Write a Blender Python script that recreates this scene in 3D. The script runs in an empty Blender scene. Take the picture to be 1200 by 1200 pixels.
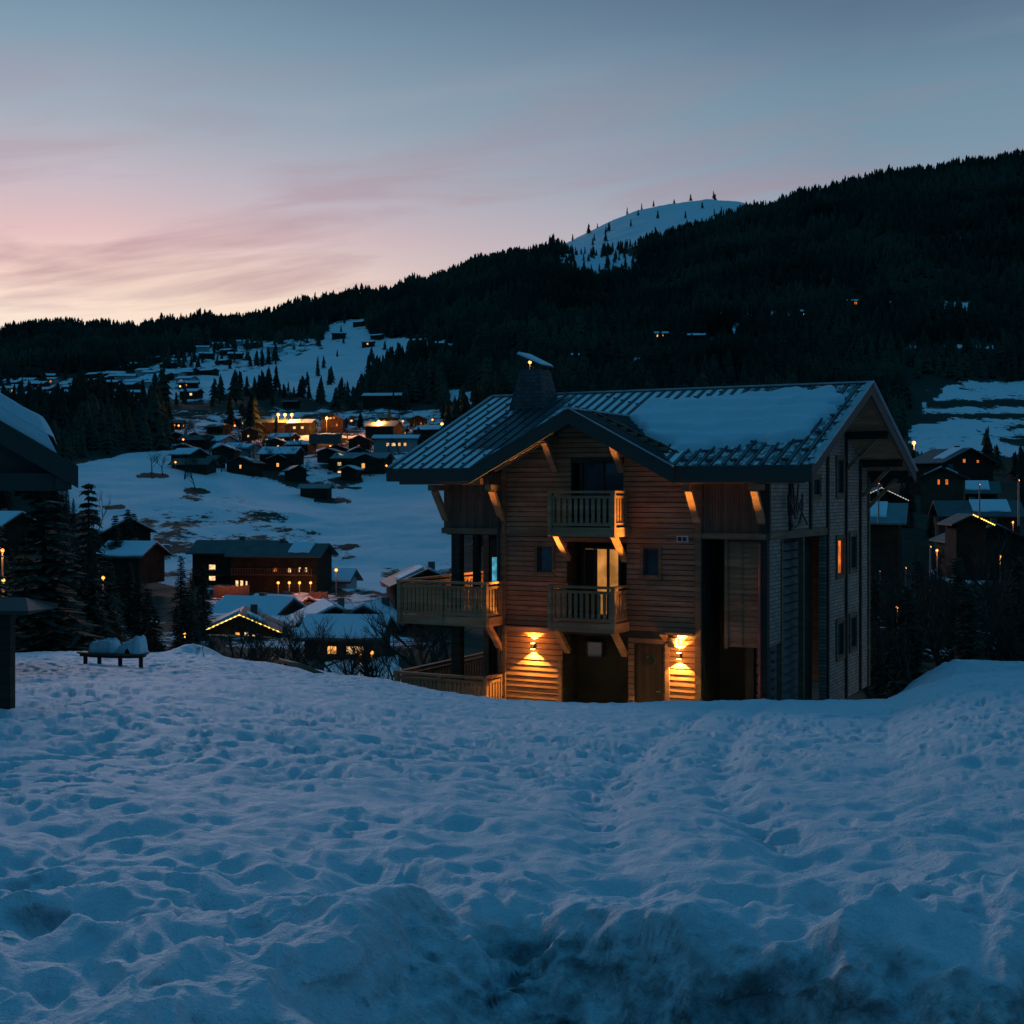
import bpy, math, random
import numpy as np
from mathutils import Vector, Matrix
R_ = math.radians
rng = np.random.default_rng(7)
random.seed(7)
SC = bpy.context.scene
COL = SC.collection
# ------------------------------------------------------------------ camera
F = 1600.0; HZ = 578.0            # focal length in photo pixels (1200 wide), horizon row
cam_d = bpy.data.cameras.new('camera'); cam = bpy.data.objects.new('camera', cam_d); COL.objects.link(cam)
cam_d.sensor_width = 36; cam_d.lens = F/1200*36
cam_d.shift_y = -(600-HZ)/1200
cam_d.clip_start = 0.1; cam_d.clip_end = 8000
cam.location = (0, 0, 0); cam.rotation_euler = (R_(90), 0, 0)
SC.camera = cam
SC.view_settings.view_transform = 'Standard'; SC.view_settings.look = 'None'
SC.view_settings.exposure = 0.0; SC.view_settings.gamma = 1.0
# ------------------------------------------------------------------ world: dusk sky
W = bpy.data.worlds.new('World'); SC.world = W; W.use_nodes = True
nt = W.node_tree; nt.nodes.clear()
def N(t, **k):
    n = nt.nodes.new(t)
    for a, b in k.items(): setattr(n, a, b)
    return n
def L(a, b): nt.links.new(a, b)
def mth(op, a, b=None, c=None, clamp=False):
    n = N('ShaderNodeMath', operation=op); n.use_clamp = clamp
    for i, q in enumerate((a, b, c)):
        if q is None: continue
        if isinstance(q, (int, float)): n.inputs[i].default_value = q
        else: L(q, n.inputs[i])
    return n.outputs[0]
def ramp(fac, stops, interp='EASE'):
    n = N('ShaderNodeValToRGB'); n.color_ramp.interpolation = interp
    e = n.color_ramp.elements
    while len(e) < len(stops): e.new(0.5)
    for i, (p, c) in enumerate(stops):
        e[i].position = p; e[i].color = (*c, 1)
    L(fac, n.inputs[0]); return n.outputs[0]
def mixc(fac, a, b, mode='MIX'):
    n = N('ShaderNodeMix', data_type='RGBA', blend_type=mode)
    if isinstance(fac, (int, float)): n.inputs[0].default_value = fac
    else: L(fac, n.inputs[0])
    for i, q in ((6, a), (7, b)):
        if isinstance(q, tuple): n.inputs[i].default_value = (*q, 1)
        else: L(q, n.inputs[i])
    return n.outputs[2]
def srgb(r, g, b):
    f = lambda c: c/255/12.92 if c/255 <= .04045 else ((c/255+.055)/1.055)**2.4
    return (f(r), f(g), f(b))
geo = N('ShaderNodeTexCoord'); sep = N('ShaderNodeSeparateXYZ'); L(geo.outputs['Generated'], sep.inputs[0])
X, Y, Z = sep.outputs
AZ = mth('ARCTAN2', X, Y)                       # radians, 0 = north (+Y), + = east
EL = mth('ARCSINE', Z)
# base colour by elevation, two ends of the sky: west glow side (-x) and east side (+x)
el01 = mth('MULTIPLY', EL, 1/R_(60), clamp=True)
base_w = ramp(el01, [(0.0, srgb(250,225,205)), (0.117, srgb(250,228,214)), (0.145, srgb(240,202,196)), (0.175, srgb(224,188,190)), (0.21, srgb(196,184,194)), (0.25, srgb(160,170,184)), (0.30, srgb(128,154,174)), (0.34, srgb(106,136,158)), (0.48, (.020,.17,.31)), (1.0, (.004,.165,.34))], 'LINEAR')
base_e = ramp(el01, [(0.0, srgb(165,172,184)), (0.17, srgb(156,170,184)), (0.22, srgb(124,149,168)), (0.27, srgb(110,139,159)), (0.31, srgb(93,119,143)), (0.35, srgb(76,100,126)), (0.50, (.012,.15,.29)), (1.0, (.004,.15,.32))], 'LINEAR')
side = mth('DIVIDE', mth('ADD', AZ, R_(17)), R_(31), clamp=True)
sky = mixc(side, base_w, base_e)
# brightest spot low over the left ridge
gx = mth('DIVIDE', mth('ADD', AZ, R_(13)), R_(9)); gy = mth('DIVIDE', mth('SUBTRACT', EL, R_(7.6)), R_(1.9))
g = mth('EXPONENT', mth('MULTIPLY', mth('ADD', mth('MULTIPLY', gx, gx), mth('MULTIPLY', gy, gy)), -1.0))
sky = mixc(mth('MULTIPLY', g, 0.85), sky, srgb(250,224,202))
# the glow dies away further west, out of the picture
farw = mth('MULTIPLY', mth('SUBTRACT', mth('MULTIPLY', AZ, -1.0), R_(24)), 1/R_(25), clamp=True)
sky = mixc(mth('MULTIPLY', farw, .75), sky, (.03,.10,.17))
# thin drawn-out cloud streaks
cmb = N('ShaderNodeCombineXYZ'); L(AZ, cmb.inputs[0])
L(mth('ADD', mth('MULTIPLY', EL, 7.0), mth('MULTIPLY', AZ, -.9)), cmb.inputs[1])
nz = N('ShaderNodeTexNoise'); nz.inputs['Scale'].default_value = 4.2; nz.inputs['Detail'].default_value = 6; nz.inputs['Roughness'].default_value = .55; nz.inputs['Distortion'].default_value = .5
L(cmb.outputs[0], nz.inputs['Vector'])
cl = N('ShaderNodeMapRange'); cl.inputs[1].default_value = .46; cl.inputs[2].default_value = .64; L(nz.outputs[0], cl.inputs[0])
low = N('ShaderNodeMapRange'); low.inputs[1].default_value = R_(18); low.inputs[2].default_value = R_(6); L(EL, low.inputs[0])
sky = mixc(mth('MULTIPLY', cl.outputs[0], mth('ADD', mth('MULTIPLY', low.outputs[0], .75), .03)), sky, srgb(168,130,144))
nz2 = N('ShaderNodeTexNoise'); nz2.inputs['Scale'].default_value = 2.3; nz2.inputs['Detail'].default_value = 5
L(cmb.outputs[0], nz2.inputs['Vector'])
cl2 = N('ShaderNodeMapRange'); cl2.inputs[1].default_value = .5; cl2.inputs[2].default_value = .75; L(nz2.outputs[0], cl2.inputs[0])
sky = mixc(mth('MULTIPLY', cl2.outputs[0], .16), sky, srgb(190,182,196))
# the sky behind the viewer is darker night blue
back = mth('MULTIPLY', mth('SUBTRACT', mth('ABSOLUTE', AZ), R_(50)), 1/R_(70), clamp=True)
hor = N('ShaderNodeMapRange'); hor.inputs[1].default_value = R_(75); hor.inputs[2].default_value = R_(35); L(EL, hor.inputs[0])
sky = mixc(mth('MULTIPLY', back, hor.outputs[0]), sky, (.007,.09,.175))
nish = N('ShaderNodeTexSky', sky_type='NISHITA'); nish.sun_disc = False
nish.sun_elevation = R_(-3); nish.sun_rotation = R_(-16)
addn = mixc(0.05, sky, nish.outputs[0], 'ADD')
bg = N('ShaderNodeBackground'); bg.inputs[1].default_value = 1.0; L(addn, bg.inputs[0])
out = N('ShaderNodeOutputWorld'); L(bg.outputs[0], out.inputs[0])
# last warm light from where the sun went down (front left, behind the ridge)
sd = bpy.data.lights.new('sun', 'SUN'); sd.energy = 0.58; sd.angle = R_(9); sd.color = (.95, .72, .80)
so = bpy.data.objects.new('sun', sd); COL.objects.link(so)
so.rotation_euler = Vector((math.sin(R_(-16)), math.cos(R_(-16)), math.tan(R_(10)))).to_track_quat('Z', 'Y').to_euler()
# ------------------------------------------------------------------ helpers
def tag(o, label=None, cat=None, group=None, kind=None):
    for k, v in (('label', label), ('category', cat), ('group', group), ('kind', kind)):
        if v: o[k] = v
    return o
def empty(name, loc=(0,0,0), rz=0):
    o = bpy.data.objects.new(name, None); COL.objects.link(o); o.location = loc; o.rotation_euler = (0,0,rz)
    o.empty_display_size = .3
    return o
def mesh_np(name, V, faces, mat, parent=None, smooth=False, attrs=None):
    """V (n,3) array, faces list of (m,k) int arrays (quads / tris)"""
    me = bpy.data.meshes.new(name)
    me.vertices.add(len(V)); me.vertices.foreach_set('co', np.asarray(V, dtype=np.float32).ravel())
    loops = np.concatenate([f.ravel() for f in faces]).astype(np.int32)
    tot = np.concatenate([np.full(len(f), f.shape[1]) for f in faces]).astype(np.int32)
    st = np.concatenate([[0], np.cumsum(tot)[:-1]]).astype(np.int32)
    me.loops.add(len(loops)); me.loops.foreach_set('vertex_index', loops)
    me.polygons.add(len(tot)); me.polygons.foreach_set('loop_start', st); me.polygons.foreach_set('loop_total', tot)
    if smooth: me.polygons.foreach_set('use_smooth', np.ones(len(tot), dtype=bool))
    me.update(calc_edges=True)
    if attrs:
        for an, av in attrs.items():
            a = me.attributes.new(an, 'FLOAT', 'POINT'); a.data.foreach_set('value', np.asarray(av, dtype=np.float32).ravel())
    if mat: me.materials.append(mat)
    o = bpy.data.objects.new(name, me); COL.objects.link(o)
    if parent is not None: o.parent = parent
    return o
class MB:
    def __init__(s): s.v = []; s.f = []
    def poly(s, verts, faces):
        b = len(s.v); s.v += [tuple(p) for p in verts]; s.f += [tuple(b+i for i in q) for q in faces]; return s
    def box(s, x0, x1, y0, y1, z0, z1):
        return s.poly([(x0,y0,z0),(x1,y0,z0),(x1,y1,z0),(x0,y1,z0),(x0,y0,z1),(x1,y0,z1),(x1,y1,z1),(x0,y1,z1)],
                      [(0,3,2,1),(4,5,6,7),(0,1,5,4),(1,2,6,5),(2,3,7,6),(3,0,4,7)])
    def bar(s, a, b, w, h=None, up=(0,0,1)):
        h = h or w; a = Vector(a); b = Vector(b); d = (b-a).normalized(); u = Vector(up)
        if abs(d.dot(u)) > .99: u = Vector((0,1,0))
        r = d.cross(u).normalized(); u = r.cross(d).normalized()
        pts = []
        for p in (a, b):
            for sx, sz in ((-1,-1),(1,-1),(1,1),(-1,1)): pts.append(p + r*(sx*w/2) + u*(sz*h/2))
        return s.poly(pts, [(0,1,2,3),(7,6,5,4),(0,4,5,1),(1,5,6,2),(2,6,7,3),(3,7,4,0)])
    def tube(s, pts, rad, n=6):
        rings = []; m = len(pts)
        for i, p in enumerate(pts):
            p = Vector(p); d = (Vector(pts[min(i+1,m-1)]) - Vector(pts[max(i-1,0)])).normalized()
            u = Vector((0,0,1)) if abs(d.z) < .95 else Vector((1,0,0))
            r = d.cross(u).normalized(); q = r.cross(d)
            rr = rad[i] if isinstance(rad, (list, tuple)) else rad
            rings.append([p + (r*math.cos(2*math.pi*k/n) + q*math.sin(2*math.pi*k/n))*rr for k in range(n)])
        b = len(s.v)
        for rg in rings: s.v += [tuple(p) for p in rg]
        for i in range(m-1):
            for k in range(n):
                k2 = (k+1) % n
                s.f.append((b+i*n+k, b+i*n+k2, b+(i+1)*n+k2, b+(i+1)*n+k))
        s.f.append(tuple(b+k for k in reversed(range(n)))); s.f.append(tuple(b+(m-1)*n+k for k in range(n)))
        return s
    def prism(s, poly, z_lo, z_hi):      # poly: [(x,y)], z_lo/z_hi functions or numbers
        fl = (lambda x,y: z_lo) if isinstance(z_lo,(int,float)) else z_lo
        fh = (lambda x,y: z_hi) if isinstance(z_hi,(int,float)) else z_hi
        n = len(poly); v = [(x,y,fl(x,y)) for x,y in poly] + [(x,y,fh(x,y)) for x,y in poly]
        return s.poly(v, [tuple(reversed(range(n))), tuple(range(n,2*n))] + [(i,(i+1)%n,n+(i+1)%n,n+i) for i in range(n)])
    def build(s, name, mat, parent=None, smooth=False, bevel=0):
        me = bpy.data.meshes.new(name); me.from_pydata(s.v, [], s.f); me.update()
        if smooth:
            for p in me.polygons: p.use_smooth = True
        if mat: me.materials.append(mat)
        o = bpy.data.objects.new(name, me); COL.objects.link(o)
        if parent is not None: o.parent = parent
        if bevel:
            m = o.modifiers.new('bevel', 'BEVEL'); m.width = bevel; m.segments = 1; m.limit_method = 'ANGLE'
        return o
def copy_tree(o, parent=None):
    c = o.copy(); COL.objects.link(c); c.parent = parent
    for ch in list(o.children): copy_tree(ch, c)
    return c
# numpy noise
def _h(ix, iy, s):
    h = (ix.astype(np.int64)*374761393 + iy.astype(np.int64)*668265263 + s*1442695041) & 0xffffffff
    h = ((h ^ (h >> 13)) * 1274126177) & 0xffffffff
    return ((h ^ (h >> 16)) & 0xffff) / 65535.0
def vnoise(x, y, s=0):
    ix = np.floor(x); iy = np.floor(y); fx = x-ix; fy = y-iy
    fx = fx*fx*(3-2*fx); fy = fy*fy*(3-2*fy)
    a = _h(ix,iy,s); b = _h(ix+1,iy,s); c = _h(ix,iy+1,s); d = _h(ix+1,iy+1,s)
    return (a*(1-fx)+b*fx)*(1-fy) + (c*(1-fx)+d*fx)*fy
def fbm(x, y, o=4, s=0):
    r = 0; a = .5; t = 0
    for i in range(o):
        r = r + a*vnoise(x*2**i+i*17.3, y*2**i-i*9.1, s+i); t += a; a *= .5
    return r/t
def dimples(x, y, s=0, dens=.8):
    """rounded pits on a jittered grid: 0 outside .. 1 in the middle"""
    ix = np.floor(x); iy = np.floor(y); r = np.zeros_like(x)
    for dx in (-1,0,1):
        for dy in (-1,0,1):
            jx = ix+dx; jy = iy+dy
            px = jx + _h(jx,jy,s); py = jy + _h(jx,jy,s+5)
            on = _h(jx,jy,s+9) < dens; rad = .30+.28*_h(jx,jy,s+3)
            an = _h(jx,jy,s+7)*3.14; ca = np.cos(an); sa = np.sin(an)
            ux = (x-px)*ca+(y-py)*sa; uy = -(x-px)*sa+(y-py)*ca
            d = (ux**2 + (uy*1.6)**2)/rad**2
            r = np.maximum(r, np.where(on, np.clip(1-d, 0, 1)**1.0*(rad/.58), 0))
    return r
# ------------------------------------------------------------------ materials
class NT:
    def __init__(s, name):
        s.m = bpy.data.materials.new(name); s.m.use_nodes = True; s.t = s.m.node_tree
        s.b = s.t.nodes['Principled BSDF']; s.tc = None
    def n(s, t, **k):
        q = s.t.nodes.new(t)
        for a, b in k.items():
            if a in ('ins',):
                for kk, vv in b.items():
                    if hasattr(vv, 'links') or hasattr(vv, 'is_linked'): s.t.links.new(vv, q.inputs[kk])
                    else: q.inputs[kk].default_value = vv
            else: setattr(q, a, b)
        return q
    def co(s):
        if not s.tc: s.tc = s.t.nodes.new('ShaderNodeTexCoord')
        return s.tc.outputs['Object']
    def noise(s, scale, detail=4, vec=None, rough=.5):
        return s.n('ShaderNodeTexNoise', ins={'Vector': vec or s.co(), 'Scale': scale, 'Detail': detail, 'Roughness': rough}).outputs[0]
    def mp(s, sc=(1,1,1)):
        return s.n('ShaderNodeMapping', ins={'Vector': s.co(), 'Scale': sc}).outputs[0]
    def mr(s, v, a, b, c=0., d=1.):
        return s.n('ShaderNodeMapRange', ins={0: v, 1: a, 2: b, 3: c, 4: d}).outputs[0]
    def mix(s, f, a, b, mode='MIX'):
        q = s.n('ShaderNodeMix', data_type='RGBA', blend_type=mode)
        for i, v in ((0, f), (6, a), (7, b)):
            if isinstance(v, tuple): q.inputs[i].default_value = (*v, 1)
            elif isinstance(v, (int, float)): q.inputs[i].default_value = v
            else: s.t.links.new(v, q.inputs[i])
        return q.outputs[2]
    def col(s, v):
        if isinstance(v, tuple): s.b.inputs['Base Color'].default_value = (*v, 1)
        else: s.t.links.new(v, s.b.inputs['Base Color'])
    def bump(s, h, strength=.5, dist=.02, prev=None):
        q = s.n('ShaderNodeBump', ins={'Height': h, 'Strength': strength, 'Distance': dist})
        if prev is not None: s.t.links.new(prev, q.inputs['Normal'])
        s.t.links.new(q.outputs[0], s.b.inputs['Normal']); return q.outputs[0]
    def set(s, **k):
        for a, v in k.items(): s.b.inputs[a.replace('_', ' ')].default_value = v
def wood(name, c1, c2, rough=.75, vert=False, boards=0):
    q = NT(name); sc = (1.2,1.2,14) if not vert else (14,14,1.2)
    g = q.noise(3, 6, q.mp(sc), .6); big = q.noise(.9, 3)
    c = q.mix(q.mr(g, .3, .7), c1, c2); c = q.mix(q.mr(big, .3, .75, 0, .55), c, tuple(v*.5 for v in c1))
    pk = q.noise(1.0, 2, q.mp((.5,.5,6.6) if not vert else (6.6,6.6,.4)), .4); c = q.mix(q.mr(pk, .45, .65, 0, .4), c, tuple(v*.5 for v in c1)); c = q.mix(q.mr(pk, .42, .30, 0, .3), c, tuple(min(1,v*1.45) for v in c2))
    q.b.inputs['Specular IOR Level'].default_value = .2
    if boards:
        w = q.n('ShaderNodeTexWave', wave_type='BANDS', bands_direction='X' , ins={'Vector': q.co(), 'Scale': 1/boards/ (2*math.pi) * 3.14159*2/2, 'Distortion': 0.0}).outputs[1]
        c = q.mix(q.mr(w, .06, .0), c, tuple(v*.12 for v in c1)); q.bump(w, .6, .02)
    else: q.bump(g, .4, .006)
    q.col(c); q.set(Roughness=rough); return q.m
M = {}
M['wood'] = wood('weathered_larch', (.25,.125,.068), (.46,.25,.14))
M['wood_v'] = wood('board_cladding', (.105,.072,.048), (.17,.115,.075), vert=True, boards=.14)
M['wood_rail'] = wood('railing_larch', (.31,.165,.085), (.44,.25,.135))
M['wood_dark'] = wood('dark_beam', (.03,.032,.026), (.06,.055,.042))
M['beam'] = wood('brown_beam', (.16,.10,.06), (.26,.17,.10))
M['door'] = wood('old_door_wood', (.045,.032,.022), (.075,.05,.032), vert=True)
q = NT('grey_shingles')
br = q.n('ShaderNodeTexBrick', ins={'Scale': 1.0, 'Mortar Size': .012, 'Brick Width': .22, 'Row Height': .11, 'Color1': (.52,.34,.24,1), 'Color2': (.28,.18,.13,1), 'Mortar': (.03,.025,.02,1)})
mpn = q.n('ShaderNodeMapping', ins={'Vector': q.co(), 'Rotation': (0, math.pi/2, 0)}); sx = q.n('ShaderNodeSeparateXYZ', ins={0: q.co()}); cx = q.n('ShaderNodeCombineXYZ', ins={0: sx.outputs[1], 1: sx.outputs[2]})
q.t.links.new(cx.outputs[0], br.inputs['Vector'])
q.col(q.mix(q.mr(q.noise(1.5, 5), .3, .7, 0, .5), br.outputs[0], (.16,.13,.12))); q.bump(br.outputs[1], -.8, .02); q.set(Roughness=.85); M['shingle'] = q.m
q = NT('chimney_slate')
br = q.n('ShaderNodeTexBrick', ins={'Vector': q.co(), 'Scale': 1.0, 'Mortar Size': .012, 'Brick Width': .2, 'Row Height': .13, 'Color1': (.035,.045,.05,1), 'Color2': (.08,.09,.10,1), 'Mortar': (.03,.03,.03,1)})
sx = q.n('ShaderNodeSeparateXYZ', ins={0: q.co()}); ad = q.n('ShaderNodeMath', operation='ADD', ins={0: sx.outputs[0], 1: sx.outputs[1]}); cx = q.n('ShaderNodeCombineXYZ', ins={0: ad.outputs[0], 1: sx.outputs[2]})
q.t.links.new(cx.outputs[0], br.inputs['Vector']); q.col(br.outputs[0]); q.bump(br.outputs[1], -.6, .02); q.set(Roughness=.8); M['slate'] = q.m
# metal roofing: dark painted sheet, frosted in the pans
q = NT('roof_metal'); n1 = q.noise(2.5, 5); q.col(q.mix(q.mr(n1, .35, .7), (.03,.045,.05), (.07,.09,.10))); q.set(Roughness=.45, Metallic=.3); M['roof'] = q.m
q = NT('frosted_roof_metal'); at = q.n('ShaderNodeAttribute', attribute_name='frost').outputs[2]
n1 = q.noise(6, 5, q.mp((1,.5,1)), .65); ad = q.n('ShaderNodeMath', operation='ADD', ins={0: at, 1: q.mr(n1, .25, .75, -.35, .35)}).outputs[0]
q.col(q.mix(q.mr(ad, .35, .65), (.035,.055,.065), (.80,.83,.86))); q.set(Roughness=.55); M['frost'] = q.m
q = NT('fascia_dark'); q.col(q.mix(q.noise(4,4), (.018,.028,.025), (.028,.036,.03))); q.set(Roughness=.7); M['fascia'] = q.m
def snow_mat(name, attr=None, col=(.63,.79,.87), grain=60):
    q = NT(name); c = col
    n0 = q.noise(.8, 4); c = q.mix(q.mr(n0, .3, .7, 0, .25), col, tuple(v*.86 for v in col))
    if attr:
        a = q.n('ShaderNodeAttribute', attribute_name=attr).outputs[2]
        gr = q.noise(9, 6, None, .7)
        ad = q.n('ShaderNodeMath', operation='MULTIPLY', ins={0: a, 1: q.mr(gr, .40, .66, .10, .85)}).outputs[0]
        c = q.mix(ad, c, (.10,.125,.12))  # shade of the bank face put into the snow colour along with grit
        fl = q.noise(38, 3, None, .6); c = q.mix(q.mr(fl, .70, .78, 0, .35), c, (.2,.18,.15))
    q.col(c); q.set(Roughness=.7)
    q.b.inputs['Specular IOR Level'].default_value = .15
    p = q.bump(q.noise(5, 6, None, .65), .8, .08); q.bump(q.noise(grain, 4, None, .7), .9, .014, p)
    return q.m
M['snow'] = snow_mat('snow'); M['snow_field'] = snow_mat('field_snow', 'shade_dirt')
q = NT('hillside_ground'); a = q.n('ShaderNodeAttribute', attribute_name='snow').outputs[2]
n1 = q.noise(.09, 8, q.mp((1,.55,1)), .68); n2 = q.noise(.7, 5, None, .7)
s1 = q.n('ShaderNodeMath', operation='ADD', ins={0: a, 1: q.mr(n1, .3, .7, -.5, .5)}).outputs[0]
s2 = q.n('ShaderNodeMath', operation='ADD', ins={0: s1, 1: q.mr(n2, .3, .7, -.16, .16)}).outputs[0]
gd = q.mix(q.mr(n2, .3, .7), (.02,.042,.034), (.035,.055,.04))
q.col(q.mix(q.mr(s2, .42, .52), gd, (.78,.81,.85))); q.set(Roughness=.9); q.b.inputs['Specular IOR Level'].default_value = .05; q.bump(n2, .6, .6); M['hill'] = q.m
def plain(name, c, rough=.7, var=.35, scale=3, metal=0):
    q = NT(name); q.col(q.mix(q.mr(q.noise(scale, 5), .3, .7), c, tuple(v*(1-var) for v in c))); q.set(Roughness=rough, Metallic=metal)
    if rough > .8: q.b.inputs['Specular IOR Level'].default_value = .1
    return q.m
def emis(name, c, s, pattern=0):
    q = NT(name); q.col((.02,.02,.02)); q.set(Roughness=.5)
    if pattern:
        n1 = q.noise(pattern, 3); e = q.mix(q.mr(n1, .35, .65), c, tuple(v*.35 for v in c)); q.t.links.new(e, q.b.inputs['Emission Color'])
    else: q.b.inputs['Emission Color'].default_value = (*c, 1)
    q.b.inputs['Emission Strength'].default_value = s; return q.m
M['glass'] = plain('dark_glass', (.03,.07,.09), .08, .3); M['frame'] = plain('window_frame', (.05,.04,.03), .6)  # blue of the reflected sky is put into the glass colour
M['white'] = plain('white_paint', (.6,.6,.6), .5); M['copper'] = plain('red_copper_pipe', (.45,.10,.09), .35, .4, 8, .3)
M['win_warm'] = emis('lit_window', (1,.42,.10), 1.6, 3); M['win_pale'] = emis('lit_window_pale', (1,.62,.28), 1.7, 3)
M['win_orange'] = emis('lit_window_orange', (1,.22,.03), 1.1, 2); M['curtain'] = emis('lit_curtain', (.95,.38,.08), .75, 1.6)
M['tv'] = emis('screen_glow', (.12,.55,.75), .9, 4); M['bulb'] = emis('lamp_bulb', (1,.52,.14), 30)
M['bulb_far'] = emis('lamp_head_glow', (1,.30,.045), 3.4); M['string'] = emis('string_light', (1,.62,.10), 3.0); M['string_w'] = emis('string_light_white', (.85,.85,.75), .7)
M['stone'] = plain('rough_stone', (.14,.13,.12), .9); M['plaster'] = plain('pale_plaster', (.42,.42,.42), .85)
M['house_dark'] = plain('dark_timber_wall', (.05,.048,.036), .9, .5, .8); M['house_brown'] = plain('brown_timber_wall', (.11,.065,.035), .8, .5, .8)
M['roof_dark'] = plain('slate_roof', (.045,.085,.085), .7, .4, .5); M['roof_teal'] = plain('grey_metal_roof', (.13,.20,.21), .6, .3, .5)
M['needles'] = plain('spruce_needles', (.045,.088,.064), .95, .82, .011); M['bark'] = plain('bark', (.045,.034,.026), .9, .4, 5)
M['twigs'] = plain('bare_twigs', (.045,.06,.048), .9, .4, 2); M['asphalt'] = plain('wet_road', (.09,.085,.08), .6, .4, .4)
M['metal'] = plain('galvanised_metal', (.25,.26,.27), .45, .2, 3, .6)
M['black'] = plain('black_metal', (.015,.015,.015), .5)
# ------------------------------------------------------------------ terrain profiles
def seen(px, Y): return (px-600)/F*Y                 # world X of an azimuth column at distance Y
LIPX = [-1200,-200,0,60,100,250,330,430,520,600,700,800,900,960,1040,1080,1120,1200,1400,2400]
LIPY = [775,770,766,764,764,768,780,795,811,822,823,822,820,822,820,801,787,780,776,770]
LIPD = [42,42,42,42,42,42,40,37,33.5,31.5,31,31,31,31,32,34.5,38,41,42,42]
def field_z(px, Y):
    lip = (np.interp(px, LIPX, LIPY)-HZ)/F; D = np.interp(px, LIPX, LIPD)
    yc = np.interp(px, [-1200,300,420,480,640,760,900,1050,1150,1300,2400], [4.2,4.2,4.6,5.0,5.15,5.1,4.9,4.6,4.4,4.3,4.3])
    Yn = yc; sn = (1.0+.1*Yn)/Yn
    w = np.clip((1/np.maximum(Y,.5)-1/D)/(1/Yn-1/D), 0, None)**1.12
    z = -(lip+(sn-lip)*w)*Y
    near = -1.0-.1*Y
    z = np.where(Y < Yn, near, z)
    over = Y > D
    z = np.where(over, -lip*Y - .0085*(Y-D)**2, z)
    return z
def field_full(Xw, Yw):
    Ys = np.maximum(Yw, .6); px = 600+F*Xw/Ys; px = np.clip(px, -1200, 2400)
    z = field_z(px, Yw)
    # ploughed bank: a wandering crest, its face and the hollow in front of it
    cr = np.interp(px, [-1200,250,400,480,640,760,900,1050,1150,1300,2400], [0,0,.15,.6,.9,1,1,1,.95,.9,.9])
    yc = np.interp(px, [-1200,300,420,480,640,760,900,1050,1150,1300,2400], [4.2,4.2,4.6,5.0,5.15,5.1,4.9,4.6,4.4,4.3,4.3]) + (fbm(Xw*1.6, Yw*.2, 4, 3)-.5)*1.0
    d = yc - Yw
    z = z + cr*(.07*np.exp(-((d+.1)/.35)**2))
    t = np.clip(d/.75, 0, 1); t = t*t*(3-2*t)
    z = z - cr*.42*t
    # large lumps close to the camera
    nearw = np.clip((8.0-Yw)/4.5, 0, 1)
    z = z + nearw*((fbm(Xw*1.25+3, Yw*1.5, 4, 11)-.5)*.30 + (fbm(Xw*3.1, Yw*3.6, 3, 19)-.5)*.15)
    z = z - nearw*.16*dimples(Xw*1.1, Yw*1.1, 31, .6)
    z = z + cr*np.clip((yc-Yw)/.4,0,1)*np.clip((8-Yw)/4,0,1)*(fbm(Xw*5, Yw*6, 4, 41)-.5)*.34
    # trodden snow
    fade = np.clip((Yw-2)/3, .35, 1)*np.clip((60-Yw)/15, 0, 1)
    jx = Xw + (fbm(Xw*.7,Yw*.7,2,51)-.5)*1.2; jy = Yw + (fbm(Xw*.7,Yw*.7,2,52)-.5)*1.2
    patch = np.clip(fbm(Xw*.13, Yw*.13, 3, 77)*2.2-.5, .25, 1)
    z = z - fade*patch*(.10*dimples(jx*4.3, jy*2.9, 1, .74)*np.clip((46-Yw)/20,.3,1) + .055*dimples(jx*2.1+9, jy*1.15, 2, .5) + .05*dimples(jx*6.1, jy*4.4, 12, .6)*np.clip((20-Yw)/8,0,1))
    z = z + fade*((fbm(Xw*.55, Yw*.55, 3, 61)-.5)*.16 + (fbm(Xw*3.3, Yw*3.3, 3, 62)-.5)*.09)
    # a path trodden towards the right of the house
    pc = seen(np.interp(Yw, [4,5.5,7,9,12,18,28,36], [900,850,800,775,790,835,875,900]), Yw)
    pw = (np.exp(-((Xw-pc-.42)/.17)**2)+np.exp(-((Xw-pc+.42)/.17)**2))*np.clip((Yw-5)/2,0,1)*np.clip((34-Yw)/6,0,1)
    z = z - pw*(.07+.09*dimples(Xw*3.2, Yw*3.6, 91, .9)) + .6*pw*0
    # mounds: cleared snow right of the house, small hump left, wave on the left edge
    z = z + .36*np.exp(-(((Xw-11.9)/2.3)**2 + ((Yw-40.0)/2.8)**2)**1.2)*(.8+.5*fbm(Xw*1.1,Yw*1.1,3,6))*(.9+.3*fbm(Xw*1.4,Yw*1.4,3,5))
    z = z + .38*np.exp(-(((Xw+9.7)/.6)**2 + ((Yw-41.6)/1.2)**2))
    z = z - .7*np.exp(-((Xw-9.3)/1.7)**2 - ((Yw-34.8)/1.4)**2)
    return z, cr*np.clip(np.clip((yc-.02-Yw)/.25, 0, 1), 0, 1)  # second value: bank face mask for painted shade and grit
def grid_mesh(name, Xg, Yg, Zg, mat, attrs=None):
    ny, nx = Xg.shape
    V = np.stack([Xg.ravel(), Yg.ravel(), Zg.ravel()], 1)
    i = (np.arange(ny-1)[:,None]*nx + np.arange(nx-1)[None,:]).ravel()
    f = np.stack([i, i+1, i+nx+1, i+nx], 1)
    return mesh_np(name, V, [f], mat, smooth=True, attrs=attrs)
pxs = np.concatenate([np.linspace(-1200,-40,120,endpoint=False), np.linspace(-40,1240,900,endpoint=False), np.linspace(1240,2400,120)])
ys = np.concatenate([np.linspace(1.2,2.6,20,endpoint=False), 1/np.linspace(1/2.6, 1/20, 420, endpoint=False), np.linspace(20,46,210,endpoint=False), np.linspace(46,78,30)])
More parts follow.
